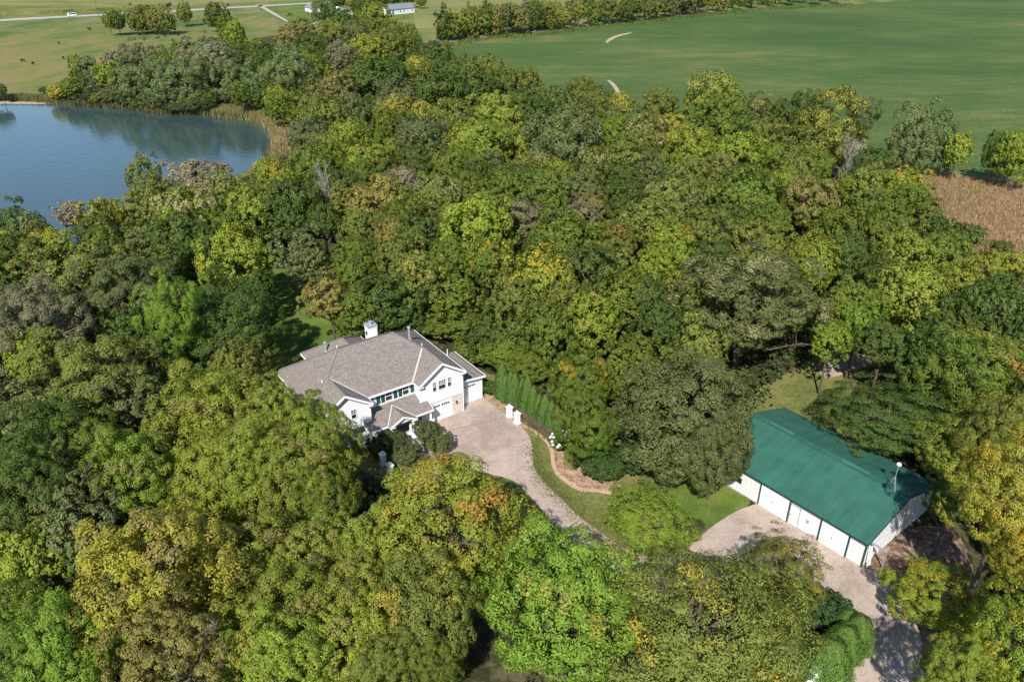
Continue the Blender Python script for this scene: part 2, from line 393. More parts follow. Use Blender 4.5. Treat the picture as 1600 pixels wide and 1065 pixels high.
def siding_mat():
    m, nt, b = new_mat('lap_siding')
    L = nt.links.new
    b.inputs['Base Color'].default_value = (.77,.77,.77,1); b.inputs['Roughness'].default_value = .5; b.inputs['Specular IOR Level'].default_value=.25
    tc = node(nt, 'ShaderNodeTexCoord'); sep = node(nt, 'ShaderNodeSeparateXYZ'); L(tc.outputs['Object'], sep.inputs[0])
    mu = node(nt, 'ShaderNodeMath', operation='MULTIPLY'); mu.inputs[1].default_value = 1/.15; L(sep.outputs[2], mu.inputs[0])
    fr = node(nt, 'ShaderNodeMath', operation='FRACT'); L(mu.outputs[0], fr.inputs[0])
    bp = node(nt, 'ShaderNodeBump'); bp.inputs['Strength'].default_value=.5; bp.inputs['Distance'].default_value=.02; bp.invert = True
    L(fr.outputs[0], bp.inputs['Height']); L(bp.outputs[0], b.inputs['Normal'])
    return m
M['shingle'] = shingle_mat(); M['siding'] = siding_mat()
M['shutter'] = plain('shutter_paint', (.012,.075,.07), .5, .4)
M['stone'] = plain('ledge_stone', (.60,.52,.47), .9, .2, .25, 2.2, bump=.4, bscale=6)
M['flash'] = plain('valley_metal', (.50,.46,.42), .6, .3)

house = empty('house', (-5.685, 74.018, 0), R(35.2))
tag(house, 'white two-storey house with brown shingled hip roof and front gables', 'house')
e, s = 5.49, .668
XE, XW, YF, Y1, YB, YR = .40, -16.99, -.40, .98, 11.84, 6.411
RZ = 9.12; A, B = (-11.56, YR, RZ), (-5.03, YR, RZ)
HB = 2.995; BM, WM = XE - HB, XW + HB; ZB = e + s*HB
T = .16
roof = MB()
dn = (0, 0, T)
for pl in ([(WM+HB,Y1,e),(BM-HB,Y1,e),(BM,Y1+HB,ZB),B,A,(WM,Y1+HB,ZB)],
           [(XE,YF,e),(XE,YB,e),B,(BM,Y1+HB,ZB),(BM,YF,ZB)],
           [(BM,YF,ZB),(BM,Y1+HB,ZB),(BM-HB,Y1,e),(BM-HB,YF,e)],
           [(XW,YB,e),(XW,YF,e),(WM,YF,ZB),(WM,Y1+HB,ZB),A],
           [(WM,YF,ZB),(WM+HB,YF,e),(WM+HB,Y1,e),(WM,Y1+HB,ZB)],
           [(XW,YB,e),A,B,(XE,YB,e)]):
    roof.prism(pl, dn)
# rear wing, hipped
x0, x1, y1, ez = -12.9, -5.32, 15.0, 5.0
xm = (x0+x1)/2; hz = ez + s*(x1-x0)/2; yh = y1-(x1-x0)/2
roof.prism([(x0,y1,ez),(x0,11.2,ez),(xm,8.7,hz),(xm,yh,hz)], dn)
roof.prism([(x1,y1,ez),(x1,11.2,ez),(xm,8.7,hz),(xm,yh,hz)], dn)
roof.prism([(x0,y1,ez),(xm,yh,hz),(x1,y1,ez)], dn)
ro = roof.build('roof', M['shingle'], house)
garage_roof = MB().prism([(-.02,.8,3.58),(3.72,.8,3.2),(3.72,7.75,3.2),(-.02,7.75,3.58)], (0,0,.14))
garage_roof.build('garage_roof', M['shingle'], house)
# ridge and hip caps
cap = MB()
up = Vector((0,0,.03))
for a_, b_ in ((A,B),(B,(BM,Y1+HB,ZB)),((BM,Y1+HB,ZB),(BM,YF,ZB)),(A,(WM,Y1+HB,ZB)),((WM,Y1+HB,ZB),(WM,YF,ZB)),(A,(XW,YB,e)),(B,(XE,YB,e)),((xm,8.7,hz),(xm,yh,hz)),((x0,y1,ez),(xm,yh,hz)),((x1,y1,ez),(xm,yh,hz))):
    cap.beam(Vector(a_)+up, Vector(b_)+up, .22, .05)
cap.build('ridge_cap', M['shingle'], ro)
for a_, b_ in (((WM+HB,Y1,e),(WM,Y1+HB,ZB)),((BM-HB,Y1,e),(BM,Y1+HB,ZB))):
    MB().beam(Vector(a_)+Vector((0,0,.05)), Vector(b_)+Vector((0,0,.05)), .16, .03).build('valley_flashing', M['flash'], ro)
# fascia and rake boards
fz = MB()
fh, fw = .24, .06
def fascia(a_, b_, off):
    o_ = Vector(off)
    fz.beam(Vector(a_)+o_+Vector((0,0,-.11)), Vector(b_)+o_+Vector((0,0,-.11)), fw, fh)
fascia((WM+HB,Y1,e),(BM-HB,Y1,e),(0,-.035,0))
fascia((XE,YF,e),(XE,YB,e),(.035,0,0)); fascia((XW,YF,e),(XW,YB,e),(-.035,0,0)); fascia((XW,YB,e),(XE,YB,e),(0,.035,0))
for mid in (BM, WM):
    fascia((mid-HB,YF,e),(mid,YF,ZB),(0,-.035,.02)); fascia((mid,YF,ZB),(mid+HB,YF,e),(0,-.035,.02))
fascia((BM-HB,YF,e),(BM-HB,Y1,e),(-.035,0,0)); fascia((WM+HB,YF,e),(WM+HB,Y1,e),(.035,0,0))
fascia((x0,y1,ez),(x0,11.2,ez),(-.035,0,0)); fascia((x1,y1,ez),(x1,11.2,ez),(.035,0,0)); fascia((x0,y1,ez),(x1,y1,ez),(0,.035,0))
fascia((0.05,.8,3.575),(3.72,.8,3.2),(0,-.035,0)); fascia((3.72,.8,3.2),(3.72,7.75,3.2),(.035,0,0))
# eave returns of the two gables
for mid in (BM, WM):
    for sx in (-1, 1):
        xa = mid + sx*HB; xb = xa - sx*.62
        fz.box(min(xa,xb), max(xa,xb), -.40, -.02, e-.30, e-.17)
fz.build('fascia', M['white'], house)
# walls
w = MB()
w.box(-16.6, 0, 1.4, 11.4, 0, 5.42)
w.box(-12.5, -5.7, 11.4, 14.6, 0, 4.95)
w.box(0, 3.31, 1.2, 7.4, 0, 3.12)
w.box(-5.2, 0, .08, 1.4, 0, 2.66)
w.box(-5.25, 0.02, 0, 1.4, 2.66, 5.32)
w.box(-16.62, -11.35, 0, 1.4, 3.0, 5.32)
w.box(-16.6, -11.4, 1.1, 1.4, 0, 3.0)
for mid in (BM, WM):
    hw_ = 2.62; zt = 5.32 + s*hw_ + (ZB - e - s*2.995) - .02
    w.prism([(mid-hw_, 0, 5.32), (mid+hw_, 0, 5.32), (mid, 0, zt)], (0, -4.0, 0))
w.build('wall', M['siding'], house)
# corner boards, frieze boards
cb_ = MB()
for x in (-5.25, .02): cb_.box(x-.07, x+.07, -.03, .06, 2.66, 5.30)
for x in (-11.35, -16.62): cb_.box(x-.07, x+.07, -.03, .06, 3.0, 5.30)
cb_.box(-5.25, .02, -.035, .0, 2.60, 2.78)
cb_.box(-16.62, -11.35, -.035, .0, 2.94, 3.12)
cb_.box(3.24, 3.36, 1.14, 1.26, 0, 3.1)
cb_.box(-16.6, 0, 1.36, 1.398, 5.2, 5.44)
cb_.build('trim_board', M['white'], house)
sof = MB(); sof.box(-5.24, 0.0, .0, .09, 2.58, 2.655); sof.build('soffit', M['dark_metal'], house)
# windows
def window(x, y, z0, z1, wd, cols, rows, name='window'):
    """double-hung window in a wall facing -Y; x is its left edge"""
    fr = MB(); t = .07
    fr.box(x-t, x+wd+t, y-.05, y-.004, z1, z1+.12); fr.box(x-t, x+wd+t, y-.07, y-.004, z0-.08, z0)
    fr.box(x-t, x, y-.05, y-.004, z0, z1); fr.box(x+wd, x+wd+t, y-.05, y-.004, z0, z1)
    o = fr.build(name, M['white'], house)
    MB().box(x, x+wd, y-.02, y-.003, z0, z1).build('pane', M['glass'], o)
    mu = MB(); zm = (z0+z1)/2
    mu.box(x, x+wd, y-.045, y-.021, zm-.035, zm+.035)
    for k in range(1, cols):
        xx = x + wd*k/cols; mu.box(xx-.022, xx+.022, y-.042, y-.021, zm+.035, z1)
    for k in range(1, rows):
        zz = zm + (z1-zm)*k/rows; mu.box(x, x+wd, y-.040, y-.021, zz-.02, zz+.02)
    mu.build('muntin', M['white'], o)
    return o
window(-3.70, 0, 4.05, 5.16, .40, 2, 2)
window(-2.97, 0, 4.05, 5.16, .86, 4, 2)
window(-1.80, 0, 4.05, 5.16, .40, 2, 2)
window(-8.76, 1.4, 4.0, 5.1, .74, 1, 1)
window(-6.68, 1.4, 4.0, 5.1, .70, 1, 1)
window(-10.85, 1.4, 4.0, 5.1, .70, 1, 1)
window(-13.38, 0, 4.24, 5.26, .50, 2, 2)
for xs in (-9.86, -9.30, -7.80, -7.20, -5.73):
    sh = MB(); wd = .42
    sh.box(xs, xs+wd, 1.35, 1.397, 3.95, 5.12)
    for k in range(12): sh.box(xs+.05, xs+wd-.05, 1.335, 1.352, 4.02+k*.088, 4.06+k*.088)
    sh.build('shutter', M['shutter'], house)
# garage doors
def garage_door(x, wd, y, z1, groups):
    d_ = MB(); n = 4; ph = z1/n
    for k in range(n):
        for j in range(4):
            pw = wd/4
            d_.box(x+j*pw+.05, x+(j+1)*pw-.05, y-.045, y-.02, k*ph+.06, (k+1)*ph-.06)
        d_.box(x, x+wd, y-.03, y-.003, k*ph+.006, (k+1)*ph-.006)
    o = d_.build('garage_door', M['white'], house)
    for gx, gw, nn in groups:
        p_ = MB(); q_ = MB(); q_.box(gx-.03, gx+gw+.03, y-.056, y-.046, z1-.42, z1-.12)
        for k in range(nn):
            p_.box(gx+gw*k/nn+.025, gx+gw*(k+1)/nn-.025, y-.062, y-.054, z1-.39, z1-.15)
        q_.build('window_frame', M['white'], o); p_.build('pane', M['glass'], o)
    f_ = MB(); f_.box(x-.1, x-.005, y-.04, y-.002, 0, z1+.1); f_.box(x+wd+.005, x+wd+.1, y-.04, y-.002, 0, z1+.1); f_.box(x-.1, x+wd+.1, y-.042, y-.002, z1+.005, z1+.12)
    f_.build('door_frame', M['white'], o)
garage_door(-3.80, 2.42, .08, 2.25, ((-3.72,.82,3),(-2.72,1.05,4)))
garage_door(.42, 2.3, 1.2, 2.55, ((.56,.75,3),(1.50,1.0,4)))
# stone pillar beside the garage door
st_ = MB(); rr = random.Random(3)
z = 0.0
while z < 2.55:
    hh = rr.uniform(.10, .18); x = -1.26
    while x < .02:
        wd = rr.uniform(.18, .42); x2 = min(x+wd, .05)
        st_.box(x+.006, x2-.006, .02-rr.uniform(.01,.05), .079, z+.006, min(z+hh, 2.57)-.006); x = x2
    z += hh
tag(st_.build('stone_facing', M['stone'], house), kind='stuff')
lm = MB(); lm.tube((-.8,-.1,1.5),(-.8,-.1,1.78),.07,.10); lm.tube((-.8,-.1,1.78),(-.8,-.1,1.9),.13,.03); lm.box(-.83,-.77,-.1,.0,1.55,1.6)
lm.build('wall_lantern', M['dark_metal'], house)
# chimney
ch = MB(); ch.box(-5.56,-4.50,11.5,12.7,0,7.62); ch.box(-5.60,-4.46,11.46,12.74,7.4,7.55); cho = ch.build('chimney', M['siding'], house)
c2 = MB(); c2.prism([(-5.66,11.4,7.72),(-4.40,11.4,7.72),(-4.40,12.8,7.72),(-5.66,12.8,7.72)], (0,0,.09)); c2.tube((-5.03,12.1,7.7),(-5.03,12.1,8.0),.2); c2.tube((-5.03,12.1,8.0),(-5.03,12.1,8.1),.27)
c2.build('chimney_cap', M['steel'], cho)
l2 = MB(); l2.box(-5.68,-5.56,12.0,12.25,6.5,6.9); l2.build('vent_hood', M['dark_metal'], cho)
# roof pipes
for x, y, z0, hgt, r, nm in ((-11.05,11.5,6.2,1.15,.13,'flue_pipe'),(-3.05,6.1,7.75,1.45,.15,'flue_pipe')):
    p_ = MB(); p_.tube((x,y,z0-.1),(x,y,z0+hgt),r); p_.tube((x,y,z0+hgt),(x,y,z0+hgt+.16),r*1.5,r*1.2); p_.tube((x,y,z0-.05),(x,y,z0+.12),r*2.0,r*1.15); p_.build(nm, M['steel'], house)
p_ = MB(); p_.tube((2.45,7.2,3.25),(2.45,7.2,4.15),.06); p_.build('vent_pipe', M['white'], house)
for x, y, z0 in ((-2.2,4.8,7.2),(-14.6,4.0,7.09),(-10.2,10.2,7.0)):
    p_ = MB(); p_.tube((x,y,z0-.1),(x,y,z0+.3),.06); p_.build('vent_pipe', M['white'], house)
for x, y, z1 in ((.10,-.08,5.2),(-5.33,.06,5.2),(-11.27,-.08,5.2),(3.42,1.14,3.1)):
    ds = MB(); ds.box(x-.045,x+.045,y-.04,y+.04,.1 if x > -11 and x != -5.33 else 2.9,z1); ds.build('downspout', M['white'], house)
# porch
def pz(y): return 2.72 + (y+1.30)*.37
pr = MB()
pr.prism([(-12.2,-1.3,pz(-1.3)),(-4.45,-1.3,pz(-1.3)),(-4.45,-.01,pz(-.01)),(-12.2,-.01,pz(-.01))], (0,0,.13))
pr.prism([(-11.33,-.01,pz(-.01)),(-5.27,-.01,pz(-.01)),(-5.27,1.39,pz(1.39)),(-11.33,1.39,pz(1.39))], (0,0,.13))
pm, ph_ = -8.35, 1.62
zp = 2.72 + .5*ph_; yb = -1.30 + (zp-2.72)/.37
pr.prism([(pm,-1.8,zp),(pm,yb,zp+.01),(pm-ph_,-1.30,2.73),(pm-ph_,-1.8,2.72)], (0,0,.11))
pr.prism([(pm,-1.8,zp),(pm+ph_,-1.8,2.72),(pm+ph_,-1.30,2.73),(pm,yb,zp+.01)], (0,0,.11))
po = pr.build('porch_roof', M['shingle'], house)
pf = MB()
def bd(a_, b_): pf.beam(Vector(a_), Vector(b_), .06, .2)
bd((-12.2,-1.335,2.63),(pm-ph_,-1.335,2.63)); bd((pm+ph_,-1.335,2.63),(-4.45,-1.335,2.63)); bd((-4.42,-1.3,2.64),(-4.42,-.02,pz(0)-.08)); bd((-12.23,-1.3,2.64),(-12.23,-.02,pz(0)-.08))
bd((pm-ph_,-1.835,2.63),(pm,-1.835,zp-.08)); bd((pm,-1.835,zp-.08),(pm+ph_,-1.835,2.63))
for sx in (-1, 1):
    xa = pm+sx*ph_; xb = xa - sx*.62
    pf.box(min(xa,xb), max(xa,xb), -1.83, -1.3, 2.50, 2.60)
pf.build('porch_fascia', M['white'], po)
for sx in (-1,1): MB().beam((pm+sx*ph_,-1.3,2.77),(pm,yb,zp+.05),.12,.03).build('valley_flashing', M['flash'], po)
ped = MB(); ped.prism([(pm-1.2,-1.55,2.62),(pm+1.2,-1.55,2.62),(pm,-1.55,zp-.16)], (0,-.06,0)); ped.build('pediment', M['white'], house)
def column(x, y, z0=.22, z1=2.56, r=.15):
    c_ = MB(); c_.box(x-.24,x+.24,y-.24,y+.24,z0,z0+.16); c_.lathe([(.21,z0+.16),(.21,z0+.24),(r,z0+.28),(r*.85,z1-.2),(.2,z1-.12),(.2,z1-.06)],12,(x,y)); c_.box(x-.22,x+.22,y-.22,y+.22,z1-.06,z1)
    c_.build('column', M['white'], house, False)
for x, y in ((-7.1,-1.5),(-7.1,-.75),(-9.65,-1.5),(-9.65,-.75),(-11.95,-1.05),(-4.7,-1.05)): column(x, y)
ps = MB(); ps.box(-12.3,-4.3,-1.5,1.1,0,.2); ps.box(-9.6,-7.0,-2.1,-1.5,0,.14); ps.box(-9.4,-7.2,-2.6,-2.1,0,.07)
ps.build('porch_floor', M['concrete'], house)
fd = MB(); fd.box(-8.9,-7.9,1.33,1.397,.2,2.3); fd.box(-8.95,-7.85,1.36,1.396,2.3,2.42); fo = fd.build('front_door', M['shutter'], house)
MB().lathe([(.03,1.2),(.045,1.23),(.03,1.26)],8,(-8.0,1.3)).build('handle', M['steel'], fo)

# ------------------------------------------------------------------ the barn
def rib_panel(mb, x0, x1, z0, z1, y, out=-1, pitch=.46, proud=.03):
    """sheet-metal wall in the plane y, ribs standing proud"""
    mb.box(x0, x1, min(y, y-out*.03), max(y, y-out*.03), z0, z1)
    n = max(1, int((x1-x0)/pitch))
    for k in range(1, n):
        x = x0 + (x1-x0)*k/n
        mb.box(x-.03, x+.03, min(y+out*.002, y+out*proud), max(y+out*.002, y+out*proud), z0, z1)
M['barn_white'] = plain('barn_sheet', (.66,.66,.665), .45, .4, .05, 1.2)
M['barn_door'] = plain('barn_door_paint', (.80,.80,.80), .5, .3, .02, 1)
M['barn_green'] = plain('barn_roof_paint', (.026,.108,.078), .5, .4, .16, .55)
nt = M['barn_green'].node_tree; b = nt.nodes['Principled BSDF']; src = b.inputs['Base Color'].links[0].from_socket
tc = node(nt, 'ShaderNodeTexCoord'); mp = node(nt, 'ShaderNodeMapping'); mp.inputs['Scale'].default_value = (2.2,.16,.16)
nt.links.new(tc.outputs['Object'], mp.inputs['Vector'])
nz = node(nt, 'ShaderNodeTexNoise'); nz.inputs['Scale'].default_value = 1.0; nz.inputs['Detail'].default_value = 7; nt.links.new(mp.outputs[0], nz.inputs['Vector'])
mr = node(nt, 'ShaderNodeMapRange'); mr.inputs[1].default_value = .38; mr.inputs[2].default_value = .66; mr.inputs[3].default_value = 0; mr.inputs[4].default_value = .20; nt.links.new(nz.outputs[0], mr.inputs[0])
mx = node(nt, 'ShaderNodeMix', data_type='RGBA'); mx.inputs[7].default_value = (.075,.165,.135,1); nt.links.new(mr.outputs[0], mx.inputs[0]); nt.links.new(src, mx.inputs[6]); nt.links.new(mx.outputs[2], b.inputs['Base Color'])
barn = empty('barn', (30.492, 49.739, 0), 2.242 - math.pi)
tag(barn, 'long white metal barn with ribbed green gable roof and sliding doors', 'barn')
BL, BW, HW, HR = 16.35, 12.06, 2.985, 4.807
sl = (HR-HW)/(BW/2)
fw_ = MB()
rib_panel(fw_, -BL, 0, 0, HW-.1, 0.0)
rib_panel(fw_, -BL, 0, 0, HW-.1, BW, 1)
fw_.build('side_wall', M['barn_white'], barn)
for x, nm in ((0.0, 1), (-BL, -1)):
    gw = MB()
    gw.prism([(x,0.031,0),(x,BW-.031,0),(x,BW-.031,HW-.08),(x,BW/2,HR-.1),(x,0.031,HW-.08)], (nm*.03,0,0))
    n = 26
    for k in range(1, n):
        y = BW*k/n; zt = HW-.1 + sl*min(y, BW-y)
        gw.box(min(x, x+nm*.03)+.001*nm, max(x, x+nm*.03)+.001*nm, y-.03, y+.03, 0, zt)
    gw.build('gable_wall', M['barn_white'], barn)
GO, OV = .24, .335
rx0, rx1 = -BL-GO, GO
for sy in (0, 1):
    rp = MB()
    f_ = lambda yy: yy if sy == 0 else BW-yy
    e0, e1 = (-OV, HW-sl*OV), (BW/2, HR)
    rp.prism([(rx0,f_(e0[0]),e0[1]),(rx1,f_(e0[0]),e0[1]),(rx1,f_(e1[0]),e1[1]),(rx0,f_(e1[0]),e1[1])], (0,0,.05))
    n = int((rx1-rx0)/.30)
    for k in range(1, n):
        x = rx0 + (rx1-rx0)*k/n
        rp.beam((x,f_(e0[0])+.0,e0[1]+.012),(x,f_(e1[0]),e1[1]+.012),.035,.035)
    rp.build('roof_slope', M['barn_green'], barn)
rc = MB(); rc.beam((rx0,BW/2-.14,HR+.0),(rx1,BW/2-.14,HR+.0),.30,.04); rc.beam((rx0,BW/2+.14,HR+.0),(rx1,BW/2+.14,HR+.0),.30,.04); rc.box(rx0,rx1,BW/2-.06,BW/2+.06,HR+.01,HR+.06)
rc.build('ridge_cap', M['barn_green'], barn)
for xa, xb in ((-14.33,-11.57),(-6.42,-3.69)):
    v_ = MB(); v_.prism([(xa,BW/2-.22,HR+.12),(xb,BW/2-.22,HR+.12),(xb,BW/2,HR+.26),(xa,BW/2,HR+.26)], (0,0,.08)); v_.prism([(xa,BW/2+.22,HR+.12),(xb,BW/2+.22,HR+.12),(xb,BW/2,HR+.26),(xa,BW/2,HR+.26)], (0,0,.08)); v_.box(xa,xa+.04,BW/2-.2,BW/2+.2,HR,HR+.12); v_.box(xb-.04,xb,BW/2-.2,BW/2+.2,HR,HR+.12)
    v_.build('ridge_vent', M['barn_green'], barn)
for x in (-10.62,-7.44,-4.20,-1.51): MB().box(x-.07, x+.07, -.13, -.035, 0, HW-.2).build('door_post', M['green_trim'], barn)
for b4 in ((-.02,.10,-.10,.05),(-.02,.10,BW-.05,BW+.10),(-BL-.10,-BL+.02,-.10,.05)): MB().box(*b4,0,HW-.1).build('corner_trim', M['green_trim'], barn)
ev = MB(); ev.box(rx0,rx1,-OV-.05,-OV,HW-sl*OV-.16,HW-sl*OV+.0); ev.box(rx0,rx1,BW+OV,BW+OV+.05,HW-sl*OV-.16,HW-sl*OV)
for x in (rx0-.02, rx1+.02):
    ev.beam((x,-OV,HW-sl*OV-.06),(x,BW/2,HR-.06),.04,.16); ev.beam((x,BW/2,HR-.06),(x,BW+OV,HW-sl*OV-.06),.04,.16)
ev.box(-BL,0,-.10,-.033,HW-.34,HW-.2)
ev.build('eave_trim', M['green_trim'], barn)
for xa, xb in ((-10.55,-7.51),(-4.13,-1.58)):
    d_ = MB(); d_.box(xa, xb, -.10, -.04, .04, HW-.34)
    d_.box(xa, xb, -.115, -.10, .04, .14); d_.box(xa, xb, -.115, -.10, HW-.44, HW-.34); d_.box((xa+xb)/2-.006,(xa+xb)/2+.006,-.112,-.10,.14,HW-.44)
    d_o = d_.build('sliding_door', M['barn_door'], barn)
    MB().box((xa+xb)/2-.16,(xa+xb)/2-.12,-.15,-.116,1.0,1.3).build('handle', M['dark_metal'], d_o)
    MB().box(xa-.05, xb+.05, -.15, -.105, HW-.33, HW-.25).build('door_track', M['steel'], barn)
md = MB(); md.box(-7.28,-6.40,-.075,-.04,.05,2.12); mo = md.build('man_door', M['barn_door'], barn)
f2 = MB(); f2.box(-7.36,-7.285,-.085,-.036,0,2.2); f2.box(-6.395,-6.32,-.085,-.036,0,2.2); f2.box(-7.36,-6.32,-.085,-.036,2.125,2.2); f2.build('door_frame', M['steel'], mo)
h2 = MB(); h2.tube((-7.2,-.16,1.05),(-7.2,-.07,1.05),.035); h2.tube((-7.27,-.15,1.05),(-7.14,-.15,1.05),.02); h2.build('handle', M['dark_metal'], mo)
bx = MB(); bx.box(-13.35,-12.75,-.06,-.036,1.0,1.7); bo = bx.build('window', M['glass'], barn)
f3 = MB(); f3.box(-13.42,-13.352,-.075,-.036,.93,1.77); f3.box(-12.748,-12.68,-.075,-.036,.93,1.77); f3.box(-13.42,-12.68,-.075,-.036,1.702,1.77); f3.box(-13.42,-12.68,-.085,-.036,.93,.998); f3.build('frame', M['white'], bo)
fnd = MB(); fnd.box(-BL-.1,.1,-.16,-.036,-.02,.035); fnd.build('footing', M['concrete'], barn)
eb = MB(); eb.box(-5.6,-5.35,-.10,-.035,1.2,1.5); eb.build('meter_box', M['steel'], barn)

# weather mast on the barn ridge
mast = empty('weather_mast', barn.matrix_basis @ Vector((-1.5, BW/2, HR+.02)), 2.242 - math.pi)
tag(mast, 'thin tripod mast with round white head on the green barn ridge', 'antenna')
t_ = MB()
for px, py in ((-.42,-.35),(.42,-.35),(0,.45)): t_.tube((px,py,-.10),(0,0,1.15),.028)
t_.tube((-.2,-.16,.55),(.2,-.16,.55),.018); t_.build('tripod', M['steel'], mast)
t_ = MB(); t_.tube((0,0,1.1),(0,0,2.35),.032); t_.build('pole', M['steel'], mast)
t_ = MB(); t_.lathe([(.02,2.3),(.17,2.36),(.22,2.5),(.17,2.64),(.02,2.7)],12); t_.build('head', M['white'], mast, True)
t_ = MB(); t_.tube((0,0,2.7),(0,0,2.86),.02); t_.tube((-.4,0,2.86),(.45,0,2.86),.018); t_.box(.3,.52,-.008,.008,2.78,2.98); t_.build('vane', M['dark_metal'], mast)

# post with a sloping arm and the pale ladder by the barn corner
pk = empty('arm_post', barn.matrix_basis @ Vector((1.3, 1.2, 0)), 2.242 - math.pi)
tag(pk, 'grey post with sloping arm braced to the barn gable wall', 'post')
t_ = MB(); t_.beam((0,0,0),(.12,-.55,2.45),.12,.12); t_.build('pole', M['steel'], pk)
t_ = MB(); t_.beam((.14,-.55,2.42),(-1.18,-.9,2.75),.10,.14); t_.beam((.05,-.35,1.7),(-.6,-.7,2.55),.07,.07); t_.build('arm', M['steel'], pk)
ld = empty('slats', barn.matrix_basis @ Vector((.08, .55, 0)), 2.242 - math.pi)
tag(ld, 'pale ladder leaning on the barn gable beside its front corner', 'slats')
t_ = MB(); t_.beam((.32,-.25,0),(.06,-.25,2.3),.05,.08); t_.beam((.32,.25,0),(.06,.25,2.3),.05,.08); t_.build('rail', M['white'], ld)  # two leaning rails that carry pale horizontal slats
for k in range(7):
    q_ = .15+k*.31; t_ = MB(); x_ = .32-.26*q_/2.3; t_.box(x_-.03,x_+.03,-.225,.225,q_-.03,q_+.03); t_.build('slat', M['white'], ld)

# ------------------------------------------------------------------ leafy crowns (real leaf faces on clumps)
def unit_dirs(n, g):
    d = g.normal(size=(n,3)); return d/np.linalg.norm(d,axis=1)[:,None]
STYLES = {
 # lobes, lobe radius range, envelope (xy, z up, z down), sub clumps, sub radius, leaf aspect, outward bias, droop, fill of interior
 'dome':    dict(nl=58, lr=(.17,.31), env=(1.0,1.02,.95), ns=13,  sr=(.24,.40), asp=.75, out=.95, squash=1.0, jit=.15, inner=.10, drop=.02),
 'oak':     dict(nl=46, lr=(.17,.31), env=(1.0,.92,.80), ns=12,  sr=(.24,.40), asp=.70, out=.75, squash=.75, jit=.20, inner=.06, drop=.05),
 'feather': dict(nl=110,lr=(.12,.20), env=(1.0,.80,.75), ns=5,  sr=(.40,.70), asp=.5, out=.45, squash=.42, jit=.22, inner=.10, drop=.06),
 'willow':  dict(nl=46, lr=(.18,.30), env=(.95,1.05,1.0), ns=12, sr=(.26,.46), asp=.38, out=.6, squash=1.05, jit=.16, inner=.12, drop=.02),
 'tall':    dict(nl=56, lr=(.16,.28), env=(.80,1.05,1.1), ns=12, sr=(.24,.40), asp=.7, out=.85, squash=1.0, jit=.18, inner=.10, drop=.03),
 'shrub':   dict(nl=42, lr=(.20,.30), env=(1.0,.95,.80), ns=8, sr=(.34,.52), asp=.7, out=.75, squash=.95, jit=.07, inner=.12, drop=0),
}
CZ = 1.40                                            # height of the crown's middle, tree of unit crown radius is 2.4 tall
def leaf_faces(P_, N_, size, asp, g):
    """rhombic leaves: one quad each, slightly folded"""
    n = len(P_)
    t = np.cross(N_, unit_dirs(n, g)); t /= np.linalg.norm(t,axis=1)[:,None]+1e-9
    b = np.cross(N_, t)
    s_ = (size*g.uniform(.65,1.3,n))[:,None]
    V = np.empty((n,4,3))
    fold = N_*s_*.22
    V[:,0] = P_ - t*s_; V[:,1] = P_ - b*s_*asp + fold; V[:,2] = P_ + t*s_; V[:,3] = P_ + b*s_*asp + fold
    return V.reshape(-1,3)
def quads_mesh(name, V, attrs, mat, nrm=None):
    n = len(V)//4
    me = bpy.data.meshes.new(name)
    me.vertices.add(4*n); me.vertices.foreach_set('co', V.astype(np.float32).ravel())
    me.loops.add(4*n); me.loops.foreach_set('vertex_index', np.arange(4*n, dtype=np.int32))
    me.polygons.add(n); me.polygons.foreach_set('loop_start', np.arange(0,4*n,4, dtype=np.int32))
    for k, a in attrs.items():
        at = me.attributes.new(k, 'FLOAT', 'FACE'); at.data.foreach_set('value', a.astype(np.float32))
    me.materials.append(mat); me.update(); me.validate()
    if nrm is not None and len(me.polygons) == n:      # leaves of one tuft share the tuft's own roundness
        me.polygons.foreach_set('use_smooth', np.ones(n, bool))
        me.normals_split_custom_set_from_vertices(np.repeat(nrm, 4, axis=0).astype(np.float32))
    return me
